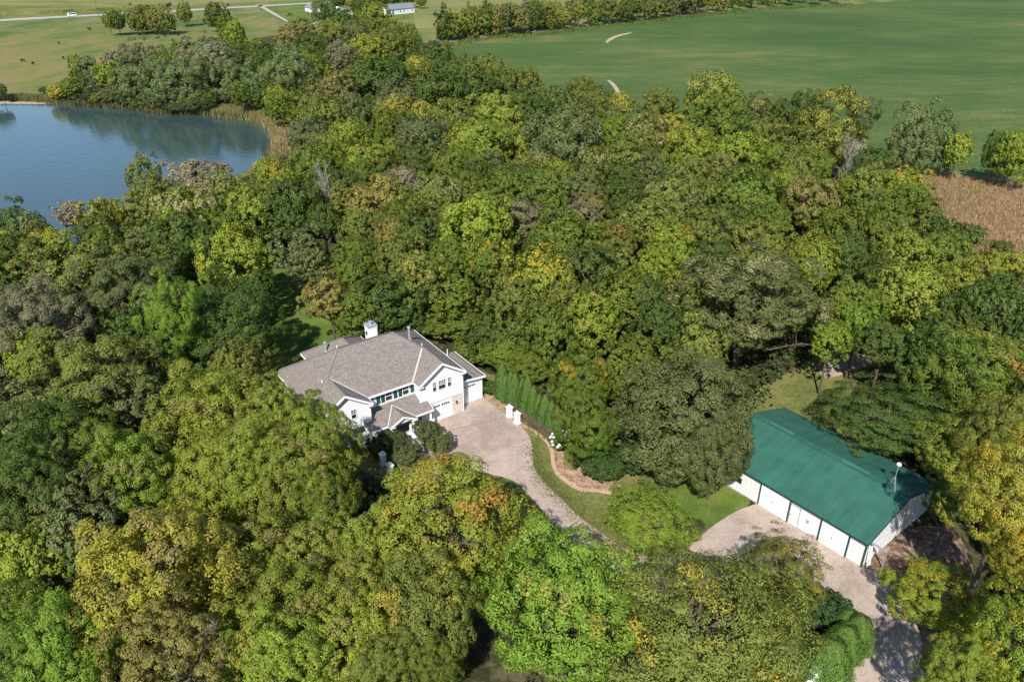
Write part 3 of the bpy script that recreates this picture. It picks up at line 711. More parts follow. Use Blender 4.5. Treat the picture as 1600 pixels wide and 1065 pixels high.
def crown_mesh(name, style, n, size, seed):
    S = STYLES[style]; g = np.random.default_rng(seed)
    ex, eu, ed = S['env']
    # lobes, evenly spread by best-candidate sampling
    dirs = []
    while len(dirs) < S['nl']:
        c = unit_dirs(14, g); c = c[c[:,2] > -.72]
        if not len(c): continue
        if dirs:
            D = np.array(dirs); c = c[np.argmin((c@D.T).max(axis=1))]
        else: c = c[0]
        dirs.append(c)
    D = np.array(dirs)
    lr = g.uniform(*S['lr'], len(D))
    lump = 1 + S['jit']*g.normal(size=len(D)); lump = np.clip(lump, .62, 1.22)
    # large-scale unevenness of the outline
    a0 = unit_dirs(3, g); big = 1 + .13*np.sin(3*(D@a0[0])+1) + .10*np.sin(5*(D@a0[1]))
    r = (1-lr*.85)*lump*big
    ez_ = np.where(D[:,2] > 0, eu, ed)
    C = D*r[:,None]; C[:,0] *= ex; C[:,1] *= ex; C[:,2] *= ez_
    # second ring of deeper lobes so that gaps close onto foliage, not onto nothing
    m = S['nl']//3
    D2 = unit_dirs(m, g); C2 = D2*.45; lr2 = g.uniform(.26,.36,m)
    C = np.vstack([C, C2]); lr = np.concatenate([lr, lr2]); D = np.vstack([D, D2])
    # sub clumps on the lobes
    sc, sr, li = [], [], []
    for i in range(len(C)):
        k = S['ns']; d = unit_dirs(k*2, g); w_ = d@D[i]; d = d[np.argsort(-w_ + .35*g.normal(size=len(w_)))[:k]]
        d[:,2] *= S['squash']
        q = C[i] + d*lr[i]*.72
        sc.append(q); sr.append(lr[i]*g.uniform(*S['sr'], len(q))); li += [i]*len(q)
    SCn = np.vstack(sc); SR = np.concatenate(sr); LI = np.array(li)
    lobe_t = g.uniform(0,1,len(C)); hi = (C[:,2]-C[:,2].min())/(np.ptp(C[:,2])+1e-9)
    lobe_t = .55*lobe_t + .45*np.clip(hi+g.normal(0,.15,len(C)),0,1)
    sub_t = np.clip(lobe_t[LI] + g.normal(0,.13,len(LI)),0,1)
    wgt = SR**2; idx = g.choice(len(SCn), n, p=wgt/wgt.sum())
    d = unit_dirs(n, g); od = D[LI[idx]]
    flip = (d*od).sum(1) < -.35; d[flip] *= -1
    rr = SR[idx]*np.cbrt(g.uniform(.40,1.0,n))*1.08
    dd = d.copy(); dd[:,2] *= S['squash']
    Pp = SCn[idx] + dd*rr[:,None]
    # drop leaves buried deep inside another lobe
    keep = np.ones(n, bool)
    for i in range(len(C)):
        q = np.linalg.norm(Pp - C[i], axis=1)
        keep &= ~((q < lr[i]*.62) & (LI[idx] != i))
    if S['drop']:
        bare = g.uniform(0,1,len(SCn)) < S['drop']; keep &= ~(bare[idx] & (g.uniform(0,1,n) < .8))
    Pp, d, idx = Pp[keep], d[keep], idx[keep]; k = len(Pp)
    up = np.array([0,0,1.0])
    N = d*S['out'] + od[keep]*.25 + unit_dirs(k, g)*.42 + up*.28
    N /= np.linalg.norm(N,axis=1)[:,None]
    if style == 'willow':
        N[:,2] *= .55; N /= np.linalg.norm(N,axis=1)[:,None]
    V = leaf_faces(Pp, N, size, S['asp'], g)
    V[:,2] += CZ
    Q = d*.95 + od[keep]*.35 + up*.22 + N*.35 + unit_dirs(k, g)*.12; Q /= np.linalg.norm(Q,axis=1)[:,None]
    return quads_mesh(name, V, {'rnd': g.uniform(0,1,k), 'tint': sub_t[idx]}, M['leaf'], Q)
def trunk_mesh(name, style, seed, twigs=0, mat=None):
    g = random.Random(seed); mb = MB()
    lean = Vector((g.uniform(-.05,.05), g.uniform(-.05,.05), 0))
    p = Vector((0,0,-.03)); r = .062
    pts = [p]
    for k in range(1,6):
        pts.append(Vector((lean.x*k*.4+g.uniform(-.015,.015), lean.y*k*.4+g.uniform(-.015,.015), .36*k)))
    for k in range(5): mb.tube(pts[k], pts[k+1], r*(1-.16*k), r*(1-.16*(k+1)), 7, cap=False)
    def limb(a, d, L, r, depth):
        b = a + d*L; m_ = a + d*L*.5 + Vector((g.uniform(-.05,.05),g.uniform(-.05,.05),g.uniform(.0,.08)))*L
        mb.tube(a, m_, r, r*.75, 5, cap=False); mb.tube(m_, b, r*.75, r*.35, 5, cap=False)
        if depth:
            for _ in range(3 if depth > 1 else 2+ (twigs > 0)*2):
                nd = (d + Vector((g.uniform(-.8,.8),g.uniform(-.8,.8),g.uniform(-.2,.6)))).normalized()
                limb(a + d*L*g.uniform(.4,.95), nd, L*g.uniform(.45,.7), r*.45, depth-1)
    for k in range(8):
        t = 2.4*k + g.uniform(-.4,.4); h = .55 + .13*k
        d = Vector((math.cos(t), math.sin(t), g.uniform(.35,.9))).normalized()
        a = Vector((lean.x*h, lean.y*h, h))
        limb(a, d, g.uniform(.5,.75), .026, 2 if twigs else 1)
    return mb.mesh(name, mat or M['bark'])
# level 0: large trees near the camera, 1: middle, 2: far
LOD = [(60000,.0155),(16000,.033),(3600,.068)]
PROTO = {}
def proto(style, lod, var):
    key = (style, lod, var)
    if key not in PROTO:
        n, sz = LOD[lod]
        if style == 'feather': sz *= (.95 if lod == 0 else 1.15); n = int(n*1.2)
        if style == 'willow': sz *= 1.15; n = int(n*1.1)
        if style == 'oak': n = int(n*.9)
        cm = crown_mesh('crown', style, n, sz, 1000+17*list(STYLES).index(style)+3*lod+131*var)
        PROTO[key] = cm
    tk = (style, 'trunk', var % 2)
    if tk not in PROTO:
        PROTO[tk] = trunk_mesh('trunk', style, 40+list(STYLES).index(style)*5+var % 2, twigs=1 if style == 'oak' else 0)
    return PROTO[key], PROTO[tk]

# colour words of the survey: leaf colour (albedo), word
CLR = {
 'G': ((.134,.184,.028), 'mid green'), 'D': ((.086,.130,.027), 'dark green'), 'L': ((.208,.274,.034), 'lime green'),
 'O': ((.168,.194,.038), 'olive green'), 'Y': ((.222,.262,.036), 'yellow green'), 'B': ((.190,.188,.098), 'brownish grey'),
 'K': ((.138,.162,.056), 'dull grey green'), 'W': ((.148,.190,.070), 'silvery green'), 'R': ((.224,.208,.054), 'bronze'), 'P': ((.31,.27,.165), 'pinkish brown'),
 'X': ((.165,.246,.030), 'bright green'), 'A': ((.30,.290,.040), 'golden'),
}
TIPS = {'g': (.44,.33,.035), 'r': (.34,.21,.10), 'y': (.31,.28,.05), 'b': (.235,.20,.07), 'o': (.38,.22,.045), 'p': (.29,.28,.12), '-': (.14,.18,.05)}
STYLE_OF = {'m': ('dome','broadleaf_tree','rounded'), 'k': ('oak','oak_tree','broad rugged'), 'f': ('feather','feathery_tree','feathery'), 'w': ('willow','willow_tree','billowy'), 't': ('tall','tall_tree','upright')}
TREES = []       # dicts: u v pos r name label ...
def inside(pt, poly):
    x, y = pt; c = False; n = len(poly)
    for i in range(n):
        x1, y1 = poly[i]; x2, y2 = poly[(i+1) % n]
        if (y1 > y) != (y2 > y) and x < (x2-x1)*(y-y1)/(y2-y1)+x1: c = not c
    return c
def gpoly(p): return [(G(u,v).x, G(u,v).y) for u, v in p]
GW, GL, GD, GP = gpoly(WOOD), gpoly(LAWN), gpoly(DRIVE), gpoly(POND)
def local_rect(o, xa, xb, ya, yb_):
    m_ = Matrix.Translation(o.location) @ Matrix.Rotation(o.rotation_euler.z, 4, 'Z')
    return [tuple((m_ @ Vector((x, y, 0))).xy) for x, y in ((xa,ya),(xb,ya),(xb,yb_),(xa,yb_))]
KEEP_OUT = [local_rect(house,-20,7.5,-4,18.5), local_rect(barn,-18,1.5,-4,14), GP, GD,
            gpoly([(760,640),(782,596),(815,606),(850,632),(885,662),(905,715),(870,722),(830,690)]), gpoly([(330,176),(372,168),(420,174),(455,190),(475,215),(468,240),(440,256),(425,246)]), gpoly([(800,650),(870,690),(880,760),(970,780),(960,850),(860,790),(800,700)])]
def put_tree(u, v, rpx, st, col, tip='-', amt=0.0, hgt=None, label=None, anchor=None, group='trees of the wood', zs=1.0, trunk=True, rot=None, ax=1.0, lod=None, sink=False, free=False):
    sink = sink or st == 'w'
    style, name, word = STYLE_OF[st]
    h = 12.0; p = G(u, v, 8)
    low = 1.0
    for _ in range(40):
        r = rpx*depth_at(p)/FPX
        h = (hgt if hgt else min(18.0, 7.0 + 1.35*r))*low
        p = G(u, v, h*(.66 if not sink else .60))
        if _ > 3:
            if low > .34 and any(inside((p.x + q*r*.4, p.y - abs(q)*0 - (q == 0)*r*.30), k) for k in KEEP_OUT if not (k is GP and v > 195) for q in (-1,0,1)) and not free: low *= .94
            else: break
    i = len(TREES)
    TREES.append(dict(u=u, v=v, rpx=rpx, x=p.x, y=p.y, r=r, h=h*zs, style=style, name=name, word=word, col=col, tip=tip, amt=amt, label=label, anchor=anchor, group=group, trunk=trunk, rot=rot if rot is not None else (i*2.399) % 6.283, ax=ax, lod=lod, sink=sink))
    return TREES[-1]
def grow(t, i):
    far = math.hypot(t['x'], t['y'])
    px = t['r']*FPX*.64/max(20, far)
    lod = t['lod'] if t['lod'] is not None else (0 if px > 44 else (1 if px > 13 else 2))
    nvar = (2, 4, 3)[lod]
    cm, tm = proto(t['style'], lod, i % nvar)
    sk = .17*t['h'] if t.get('sink') else 0.0
    o = empty(t['name'], (t['x'], t['y'], -sk), t['rot'])
    r = t['r']; 
    sz = (t['h']+sk)/(2.4*r); lim = 1.35 if t['style'] == 'tall' or t.get('sink') else 1.12
    sq = min(sz, lim); axr = t['ax']*random.Random(i*3+2).uniform(.88,1.14)
    o.scale = (r*axr, r/axr, r*sq)
    tag(o, t['label'], 'tree', t['group'])
    c = link(bpy.data.objects.new('crown', cm), o)
    base, _ = CLR[t['col']]
    g = random.Random(i*7+1); k = g.uniform(.88,1.12); q = g.uniform(-.06,.06)
    c.color = (base[0]*k*(1+q), base[1]*k, base[2]*k*(1-q), 1)
    c['tip'] = [float(x) for x in TIPS[t['tip']]]; c['tip_amount'] = float(t['amt'])*.52
    tk = link(bpy.data.objects.new('trunk', tm), o)
    if sz > lim:
        lift = 2.4*(sz/sq - 1); c.location.z = lift; tk.scale.z = (CZ+lift)/CZ
    return o
"""TREE SURVEY: u v radius style colour [tip amount] of every crown that can be told apart"""
SURVEY = '''
547 219 34 m Y
487 219 32 k K
490 260 38 m G
436 282 28 m Y g 0.20
462 322 42 m D
472 390 44 k K
560 258 26 m L y .4
588 312 44 m R y .4
631 292 25 m P r .3
647 256 32 m D
665 219 34 k K
737 228 36 m Y y .3
800 225 30 m O
690 309 35 m O p .5
743 352 52 m L
653 362 34 k D
612 378 28 m R
818 342 36 k B
787 300 38 m G
843 262 24 m O p .5
850 303 40 m G
769 412 38 m G g 0.36
650 437 40 m O y .3
594 466 50 m D
703 460 46 m G
803 478 46 m O
845 445 54 m Y g 0.39
716 500 50 m G
622 488 38 m D
515 468 38 k R
552 488 36 m G
868 375 48 m G
1075 232 40 m L y .2
1150 240 42 m L
981 250 40 k O
1125 268 28 m O b .6
972 316 34 m D
925 330 26 m R
1050 300 46 k O b .35
1166 303 48 m G
1263 318 40 m O b .75
881 378 48 m G
965 388 28 m O o .4
1019 345 44 m O
1050 390 36 m L o .2
1106 362 40 k O
1028 428 38 m L
1266 402 38 m Y
919 432 48 m D
975 468 48 m G
925 505 44 m L y .3
1273 415 38 m Y
1328 405 36 m D
1411 395 48 m Y b .3
1478 402 36 m G
1516 380 17 m D
1460 366 14 m D
1491 376 14 m D
1556 408 22 m D
1538 425 28 m Y y .4
1430 466 58 m Y
1328 480 48 m G
1340 512 36 m X
1296 540 30 m X
1545 488 54 m D
1478 508 44 m D
1580 430 28 m A
1519 575 72 m G y .1
1590 585 34 m O o .7
1595 520 40 m D
222 273 30 t W y .3
254 318 48 m O
291 337 46 m Y p .5
281 376 48 m D
166 346 32 m A y .3
113 343 20 m P g 0.26
86 394 30 m L g 0.20
48 364 22 m W
25 404 42 k D
395 326 40 m Y
418 276 24 m Y g 0.2
447 322 42 m D
140 420 70 k O
200 450 70 k K
60 565 44 m L
40 635 66 k K
190 640 58 k K
65 700 76 m D
132 705 66 k G
330 745 66 m Y
405 725 72 m Y b .2
472 745 72 m Y b .25
215 748 70 m L b .2
60 765 80 m D
125 805 58 k K
60 890 62 m L
128 858 60 m K
25 1005 80 m G
105 1010 80 m X
390 880 78 m Y b .3
470 965 78 m Y b .3
405 1010 82 m Y y .3
445 1050 80 m L
506 880 64 m Y b .3
578 880 66 m Y
548 1000 80 m Y b .3
180 975 60 m G
600 1055 60 m O
465 50 32 k R
585 20 22 m Y
535 34 20 m D
520 54 28 m O
485 74 26 m D
556 50 22 m K
575 44 20 m O
610 52 22 m O
637 54 16 m O
672 86 27 m D
605 72 28 m O
572 76 28 m Y
535 86 32 k B
475 97 30 m G
437 124 34 w W
415 88 22 m D
458 112 36 w W
520 138 42 k R b .4
590 124 48 m D
633 128 34 m O
655 110 18 m A
690 118 36 m D
725 118 32 m O
625 152 38 m K
690 150 44 m D
740 137 40 m D
780 130 30 m O
615 173 27 m A p .4
599 164 12 m P r .6
662 178 22 m A y .4
460 160 32 w W
507 176 40 m O
555 184 26 w W
707 186 36 m O
775 178 38 m Y
480 216 28 k B
660 220 40 m K
750 221 44 m L
92 141 17 m A g 0.33
112 134 18 m G
140 110 20 t W
180 96 22 k B
215 85 26 k B
325 84 44 k B
212 121 38 w W
250 123 35 w W
284 123 36 w W
160 151 18 m G
190 152 18 w O
222 152 25 w W
250 156 18 w O
278 160 24 w O
298 133 16 w Y
352 122 40 w W
362 145 30 w W
316 157 22 w O
390 158 26 w D
400 130 32 w W
366 52 18 m X
354 43 15 m G
338 21 17 m D
287 18 12 m O
170 34 9 m O
183 31 12 m D
212 27 15 m O b .4
226 26 14 m D
241 27 15 m R
258 28 14 m O b .3
1115 152 40 m L p .3
1098 130 16 m O p .3
1127 136 24 m Y p .3
1032 166 32 m O
1132 180 42 m G
1190 168 26 k R
969 167 17 m A y .5
930 156 22 m O
907 143 22 m O
860 157 22 m G
830 176 36 m D
822 127 26 m O
765 108 20 m O
960 186 24 k K
967 208 26 m X
1005 210 36 m O p .6
1045 206 26 m A y .4
882 222 58 w W
815 224 30 m Y
925 212 18 k B
1290 203 60 w O y .5
1222 182 30 m D
1346 180 22 w W
1250 168 18 w D
1424 212 36 w W
1462 214 36 w W
1497 238 20 m L g 0.26
1560 242 24 w D
1584 240 30 m L
1340 247 16 m P
1410 296 32 m L g 0.33
1240 260 38 m O
1195 212 26 m O
1350 300 36 m Y p .2
1384 348 28 m G
1200 350 32 m G
1225 300 30 m Y
720 262 34 m G
690 262 26 m O
760 262 28 k K
930 262 30 m O p .2
1015 268 28 m K
905 300 28 m K
700 405 30 m G
560 410 34 m G
560 360 30 m O
555 440 26 m G
635 330 26 m G
530 300 30 m D
510 350 24 m D
910 345 24 k B
985 350 26 m G
1115 415 34 m D
1200 400 30 m O
1010 480 40 m D
860 520 44 m G
775 520 42 m D
800 550 34 m G
740 545 34 m G
664 500 34 m G
1060 468 36 m Y b .2
880 480 40 m O
1375 440 30 m D
1380 545 36 m D
1450 560 44 m D
1220 255 26 m L
1080 275 26 m O
370 330 36 m G
345 300 30 m O p .3
220 330 34 k O b .3
330 395 34 m D
250 420 40 k D
230 395 34 k K
165 395 36 m G
60 430 50 k O
0 440 56 k D
'''
"""PROMINENT TREES, each with its own label (anchor: how neighbours name it)"""
put_tree(705,815,122,'m','Y','o',.34, label='large yellow green tree with orange patches between house front and driveway', anchor='the orange-patched tree', group='trees around the drive', lod=0)
put_tree(1222,884,64,'f','O','g',.08, hgt=9, label='loose feathery olive tree with sprays over the barn apron', anchor='the apron spray tree', group='trees around the drive', lod=0)
put_tree(884,935,120,'m','X','y',.15, label='tall bright green tree beside the lower bend of the driveway', anchor='the bright green driveway tree', group='trees around the drive', lod=0)
put_tree(1096,955,156,'f','O','g',.14, hgt=13.5, label='wide feathery olive tree flecked with yellow in front of the barn', anchor='the barn-front feathery tree', group='trees around the drive', lod=0)
put_tree(1560,810,80,'m','A','g',0.35, hgt=18, label='golden yellow tree beside the end of the barn', anchor='the barn-end golden tree', group='trees around the drive', lod=0)
put_tree(1470,928,74,'m','L','g',0.28, hgt=15, label='yellow green tree shading the gravel lane beyond the barn corner', anchor='the lane yellow tree', group='trees around the drive', lod=0)
put_tree(1588,900,56,'m','A','g',.3, hgt=14, label='smaller golden tree between the barn-end tree and the corner tree', anchor='the smaller golden tree', group='trees around the drive', lod=0)
put_tree(1592,1000,86,'m','L','g',0.32, label='gold-tinged tree at the bottom corner of the gravel lane', anchor='the corner gold tree', group='trees around the drive', lod=0)
put_tree(1490,1062,58,'m','L','y',.2, hgt=10, label='low lime green tree under the gold-tinged corner tree', anchor='the low lane tree', group='trees around the drive', lod=0)
put_tree(250,895,120,'m','A','b',.35, hgt=16, label='big golden olive tree standing alone in colour in the lower wood', anchor='the big golden olive tree', lod=0)
put_tree(338,655,86,'m','Y','b',.25, label='yellow green tree reaching to the left eave of the house', anchor='the left-eave tree', lod=0)
put_tree(432,655,56,'m','Y','b',.15, hgt=12.5, label='yellow green tree overlapping the house roof corner', anchor='the roof-corner tree', lod=0)
put_tree(494,702,64,'m','L','b',.15, hgt=12.5, label='lime green tree hiding the left front gable of the house', anchor='the gable-hiding tree', lod=0)
put_tree(508,792,52,'m','G','y',.1, hgt=11, label='green tree in front of the house porch shrubs', anchor='the porch-front tree', lod=0)
put_tree(650,955,92,'m','O','g',0.28, label='golden olive tree below the orange-patched tree', anchor='the golden olive lower tree', lod=0)
put_tree(545,940,70,'m','Y','b',.30, label='tawny yellow green tree at the lower edge of the wood', anchor='the tawny tree', lod=0)
put_tree(676,1050,46,'m','G', label='mid green tree at the bottom edge beneath the golden olive tree', anchor='the bottom edge green tree', lod=0)
put_tree(155,585,98,'k','O', label='olive brown broad oak across the dark gap from the bright column tree', anchor='the olive oak', lod=0)
put_tree(50,490,92,'k','B', label='large brownish grey oak at the edge of the photo below the pond', anchor='the brown grey oak', lod=0)
put_tree(268,505,52,'t','X', hgt=17, label='bright green upright tree at the edge of the shaded lawn', anchor='the bright upright tree', lod=0)
put_tree(346,502,86,'m','D', hgt=18, label='dark green domed tree casting shade across the back lawn', anchor='the dark lawn dome', lod=0)
put_tree(367,398,56,'m','L','g',0.17, label='yellow green tree with one orange gold patch behind the dark dome', anchor='the gold-patched tree')
put_tree(270,1040,100,'k','R', hgt=14, label='brown olive oak at the very bottom under the golden olive tree', anchor='the bottom oak', lod=0)
put_tree(1165,455,106,'k','K','p',.42, hgt=17, label='huge grey green tree with pale tips behind the barn', anchor='the huge grey green tree', lod=0)
put_tree(1069,630,118,'m','K','-',.0, hgt=17, sink=True, label='very large dull olive tree beside the left end of the barn', anchor='the large barnside olive', lod=0)
put_tree(1116,702,52,'m','K','-',.0, hgt=10, free=True, sink=True, label='lower dull olive tree overhanging the left end of the barn', anchor='the barn-end olive', lod=0)
put_tree(310,286,58,'m','P', hgt=12.5, label='pink brown broad oak at the near bank of the pond', anchor='the pink brown oak')
put_tree(402,452,30,'m','D', hgt=9, label='dark green tree added to fill the shade at the far side of the back lawn', anchor='the added shade tree')  # added dark tree, fills the shaded ground beside the sunlit lawn
put_tree(908,590,56,'m','G','g',0.32, hgt=14, label='green tree with bright yellow patches behind the hedge', anchor='the yellow-patched tree', lod=0)
put_tree(918,655,50,'m','G', hgt=9, label='dense green tree over the white flowering shrub', anchor='the flower-side tree', lod=0)
put_tree(832,560,50,'m','G', hgt=10, label='green tree directly behind the middle of the evergreen hedge', anchor='the hedge-back tree', lod=0)
put_tree(1012,805,66,'m','L', hgt=6.0, label='small spreading lime green tree on the lawn by the driveway bend', anchor='the small lawn tree', group='trees around the drive', lod=0)
put_tree(1385,640,88,'f','D', hgt=12, label='dark feathery tree leaning over the back slope of the barn roof', anchor='the dark feathery tree', lod=0)
put_tree(1508,690,72,'m','Y','-',.0, hgt=14, label='yellow green tree behind the weather mast end of the barn', anchor='the tree behind the mast', lod=0)
put_tree(1575,690,66,'m','O','y',.2, hgt=13, label='olive tree at the photo edge behind the golden barn tree', anchor='the edge olive tree', lod=0)
put_tree(1486,786,36,'m','D', hgt=9, label='green tree tucked against the barn gable wall', anchor='the gable wall tree', lod=0)
for line in SURVEY.strip().splitlines():
    q = line.split()
    tip, amt = (q[5], float(q[6])) if len(q) > 5 else ('-', 0.0)
    rp = float(q[2])
    open_ = float(q[1]) < 60 and float(q[0]) < 400
    low_ = float(q[0]) > 1410 and float(q[1]) < 250
    put_tree(float(q[0]), float(q[1]), rp*1.04, q[3], q[4], tip, amt, sink=open_ or low_, group='trees out in the pasture' if open_ else 'trees of the wood')
# hedgerow along the far field: a front row and a row behind it
hr = random.Random(5)
def along(pts, t):
    t *= len(pts)-1; i = min(int(t), len(pts)-2); f = t-i
    return pts[i][0]+(pts[i+1][0]-pts[i][0])*f, pts[i][1]+(pts[i+1][1]-pts[i][1])*f
ROW = [(690,70),(740,62),(800,57),(860,50),(960,40),(1030,32),(1100,24),(1200,14),(1330,7.5)]
NROW = 62
for k in range(NROW):
    t = (k+.5)/NROW; u, v = along(ROW, t**1.0)
    back = k % 2
    base = G(u + hr.uniform(-4,4), v - (5.5 if back else 1.5) - hr.uniform(0,1.5), 0)
    h = hr.uniform(11.5,15.5); r = hr.uniform(4.0,5.6)
    c = hr.choice(['O','O','R','Y','D','G','O','K','D'])
    pu = 800 + FPX*base.x/depth_at(Vector((base.x,base.y,h*.6)))
    TREES.append(dict(u=u, v=v-14, rpx=10, x=base.x, y=base.y, r=r, h=h, style=hr.choice(['tall','dome','tall','oak']), name='hedgerow_tree', word='upright', col=c, tip='b', amt=hr.uniform(0,.4), label=None, anchor=None, group='trees of the hedgerow along the far field', trunk=True, rot=hr.uniform(0,6), ax=1, lod=2, sink=True, row=(k, back)))
# trees of the far farmstead
for (u, v, rp, st, c, h) in ((499,14,14,'w','W',13),(519,18,9,'w','W',9),(512,4,10,'w','W',12),(548,2,10,'m','A',8),(564,8,14,'m','D',13),(560,24,9,'m','G',9),(592,-4,14,'m','D',14),(614,-9,14,'m','D',14),(636,-9,14,'m','D',13),(658,2,8,'m','G',7),(575,2,12,'m','K',13),(528,-2,12,'m','D',12),(2,142,8,'m','D',7),(-14,135,12,'m','D',8)):
    put_tree(u, v, rp, st, c, hgt=h, group='trees of the far farmstead' if u > 400 else 'trees by the pond')

# fillers where the wood closes between the surveyed crowns
CLEAR = [gpoly([(225,620),(300,480),(400,430),(520,400),(600,440),(620,505),(780,545),(900,640),(1000,700),(1180,640),(1240,560),(1320,515),(1400,540),(1400,600),(1330,650),(1560,830),(1560,1200),(620,1200),(620,780),(480,660),(380,640)])]
fr = random.Random(9); tried = 0
pos = [(t['x'], t['y'], t['r']) for t in TREES]
NF = 0
while tried < 9000:
    tried += 1
    u, v = fr.uniform(-60,1660), fr.uniform(60,1120)
    g_ = G(u, v)
    if g_.y > 330 or not inside((g_.x,g_.y), GW) or inside((g_.x,g_.y), GL) or inside((g_.x,g_.y), GD) or inside((g_.x,g_.y), GP): continue
    if any(inside((g_.x,g_.y), c) for c in CLEAR): continue
    r = fr.uniform(3.0,4.2)
    if any((g_.x-x)**2+(g_.y-y)**2 < (.80*(r+rr_))**2 for x, y, rr_ in pos): continue
    h = fr.uniform(9.5,12)
    q_ = Vector((g_.x,g_.y,h*.7)); d_q = depth_at(q_)
    if 425 < 800+FPX*g_.x/d_q < 790 and 520 < 532.5-FPX*(g_.y*ST+(h*.7-CAM_H)*CT)/d_q < 770: continue
    if 800+FPX*g_.x/d_q < 470 and 185 < 532.5-FPX*(g_.y*ST+(h*.7-CAM_H)*CT)/d_q < 340: continue
    pos.append((g_.x, g_.y, r)); NF += 1
    c = fr.choice(['G','G','D','O','O','D','Y','G'])
    pr_ = Vector((g_.x,g_.y,h*.66)); dp = depth_at(pr_)
    uu = 800+FPX*g_.x/dp; vv = 532.5-FPX*(g_.y*ST+(h*.66-CAM_H)*CT)/dp
    TREES.append(dict(u=uu, v=vv, rpx=r*FPX/dp, x=g_.x, y=g_.y, r=r, h=h, style=(sty := fr.choice(['dome','dome','tall','oak'])), name={'dome':'broadleaf_tree','tall':'tall_tree','oak':'oak_tree'}[sty], word='lower', col=c, tip='-', amt=0, label=None, anchor=None, group='trees of the wood', trunk=True, rot=fr.uniform(0,6), ax=1, lod=None, fill=True))
print('trees', len(TREES), 'fillers', NF)

# labels: how it looks and where it stands next to something one can find
ANCH = [(t['anchor'], t['u'], t['v']) for t in TREES if t['anchor']] + [
 ('the white house', 600, 590), ('the barn', 1290, 740), ('the house chimney', 583, 505), ('the dead grey tree', 516, 340), ('the rust-topped tree', 631, 292), ('the gold-topped tree', 845, 445),
 ('the mid-wood willow', 882, 222), ('the twin lime trees', 1110, 235), ('the pale field-corner tree', 1290, 203), ('the silver meadow pair', 1443, 213), ('the brown meadow', 1500, 310),
 ('the reed marsh', 430, 205), ('the golden pond tree', 92, 141), ('the grey pasture oak', 325, 84), ('the bronze far tree', 465, 50), ('the white farm shed', 627, 15), ('the tall field lime', 1115, 150),
 ('the lemon mid-wood tree', 615, 173), ('the bare-topped tree', 818, 342), ('the rusty dome', 1263, 318), ('the big lime dome', 743, 352), ('the dark field dome', 672, 86), ('the bare dirt patch', 1325, 560), ('the pasture copse', 225, 27), ('the pink shrub', 1340, 247), ('the lemon dome', 291, 337)]
OWN = {(631,292):'tree with rusty pink top in the middle of the wood', (845,445):'gold-topped yellow green tree behind the house roof', (882,222):'large silvery green billowy tree in the middle of the wood',
 (1290,203):'pale olive billowy tree at the wood corner by the green field', (92,141):'small golden tree at the far bank of the pond', (325,84):'bare grey brown oak between pasture and wood', (465,50):'bronze broad tree at the pasture end of the wood',
 (1115,152):'tall lime green tree standing up against the green field', (615,173):'lemon gold tree in the middle of the dark far wood', (818,342):'bare-topped brownish grey tree in the middle of the wood', (1263,318):'rusty olive domed tree near the brown meadow',
 (743,352):'big lime green dome behind the house in mid wood', (672,86):'dark green round tree where wood meets the field corner', (1340,247):'small pink brown tree at the meadow edge under the pale olive tree', (291,337):'lemon green dome in front of the pink brown oak',
 (472,390):'dull grey green rounded oak at the end of the shaded lawn', (515,468):'bronze brown tree beside the sunny back lawn', (969,167):'small golden tree where the bare wash-out meets the wood', (1497,238):'small lime tree at the foot of the silver pair', (1410,296):'lime tree with golden side next to the brown meadow',
 (222,273):'pale green loose tree at the near bank against the pond', (588,312):'bronze yellow tree in front of the rust-topped tree', (1424,212):'silvery billowy tree at the meadow, the one by its shadow', (1462,214):'silvery billowy tree at the meadow, the one by the small lime tree'}
for t in TREES:
    k = (t['u'], t['v'])
    if not t['label'] and k in OWN: t['label'] = OWN[k]
DIRS = ['right of', 'back right of', 'behind', 'back left of', 'left of', 'front left of', 'in front of', 'front right of']
slots = {}
ORD = ['', 'second ', 'third ', 'fourth ', 'fifth ', 'sixth ', 'seventh ', 'eighth ', 'ninth ', 'tenth ']
for i, t in enumerate(TREES):
    if t['label']: continue
    best = sorted(ANCH, key=lambda a: (a[1]-t['u'])**2 + (1.6*(a[2]-t['v']))**2)
    a = best[0] if (best[0][1]-t['u'])**2+(best[0][2]-t['v'])**2 > 9 else best[1]
    dx, dy = t['u']-a[1], -(t['v']-a[2])*1.6
    k = int(((math.degrees(math.atan2(dy, dx)) + 22.5) % 360)//45)
    slots.setdefault((a[0], k, t['col']), []).append((math.hypot(dx, dy), i))
for (an, k, col), L_ in slots.items():
    L_.sort()
    for n_, (_, i) in enumerate(L_):
        t = TREES[i]
        if 'row' in t: continue
        size = 'small' if t['r'] < 3.2 else ('mid-sized' if t['r'] < 5.2 else 'large')
        t['label'] = f"{size} {CLR[col][1]} {t['word']} tree, {ORD[n_] if n_ < 10 else ''}{DIRS[k]} {an}"
rowk = {'O':'olive','R':'bronze','Y':'yellow green','D':'dark green','G':'mid green','K':'dull grey green'}
cnt = {}
for t in TREES:
    if 'row' not in t: continue
    key = (t['col'], t['row'][1]); cnt[key] = cnt.get(key, 0) + 1
    w_ = ['first','second','third','fourth','fifth','sixth','seventh','eighth','ninth','tenth','eleventh','twelfth','thirteenth','fourteenth'][cnt[key]-1]
    t['label'] = f"{rowk[t['col']]} hedgerow tree by the far field, {w_} such in the {'back' if t['row'][1] else 'front'} row"
for i, t in enumerate(TREES): grow(t, i)

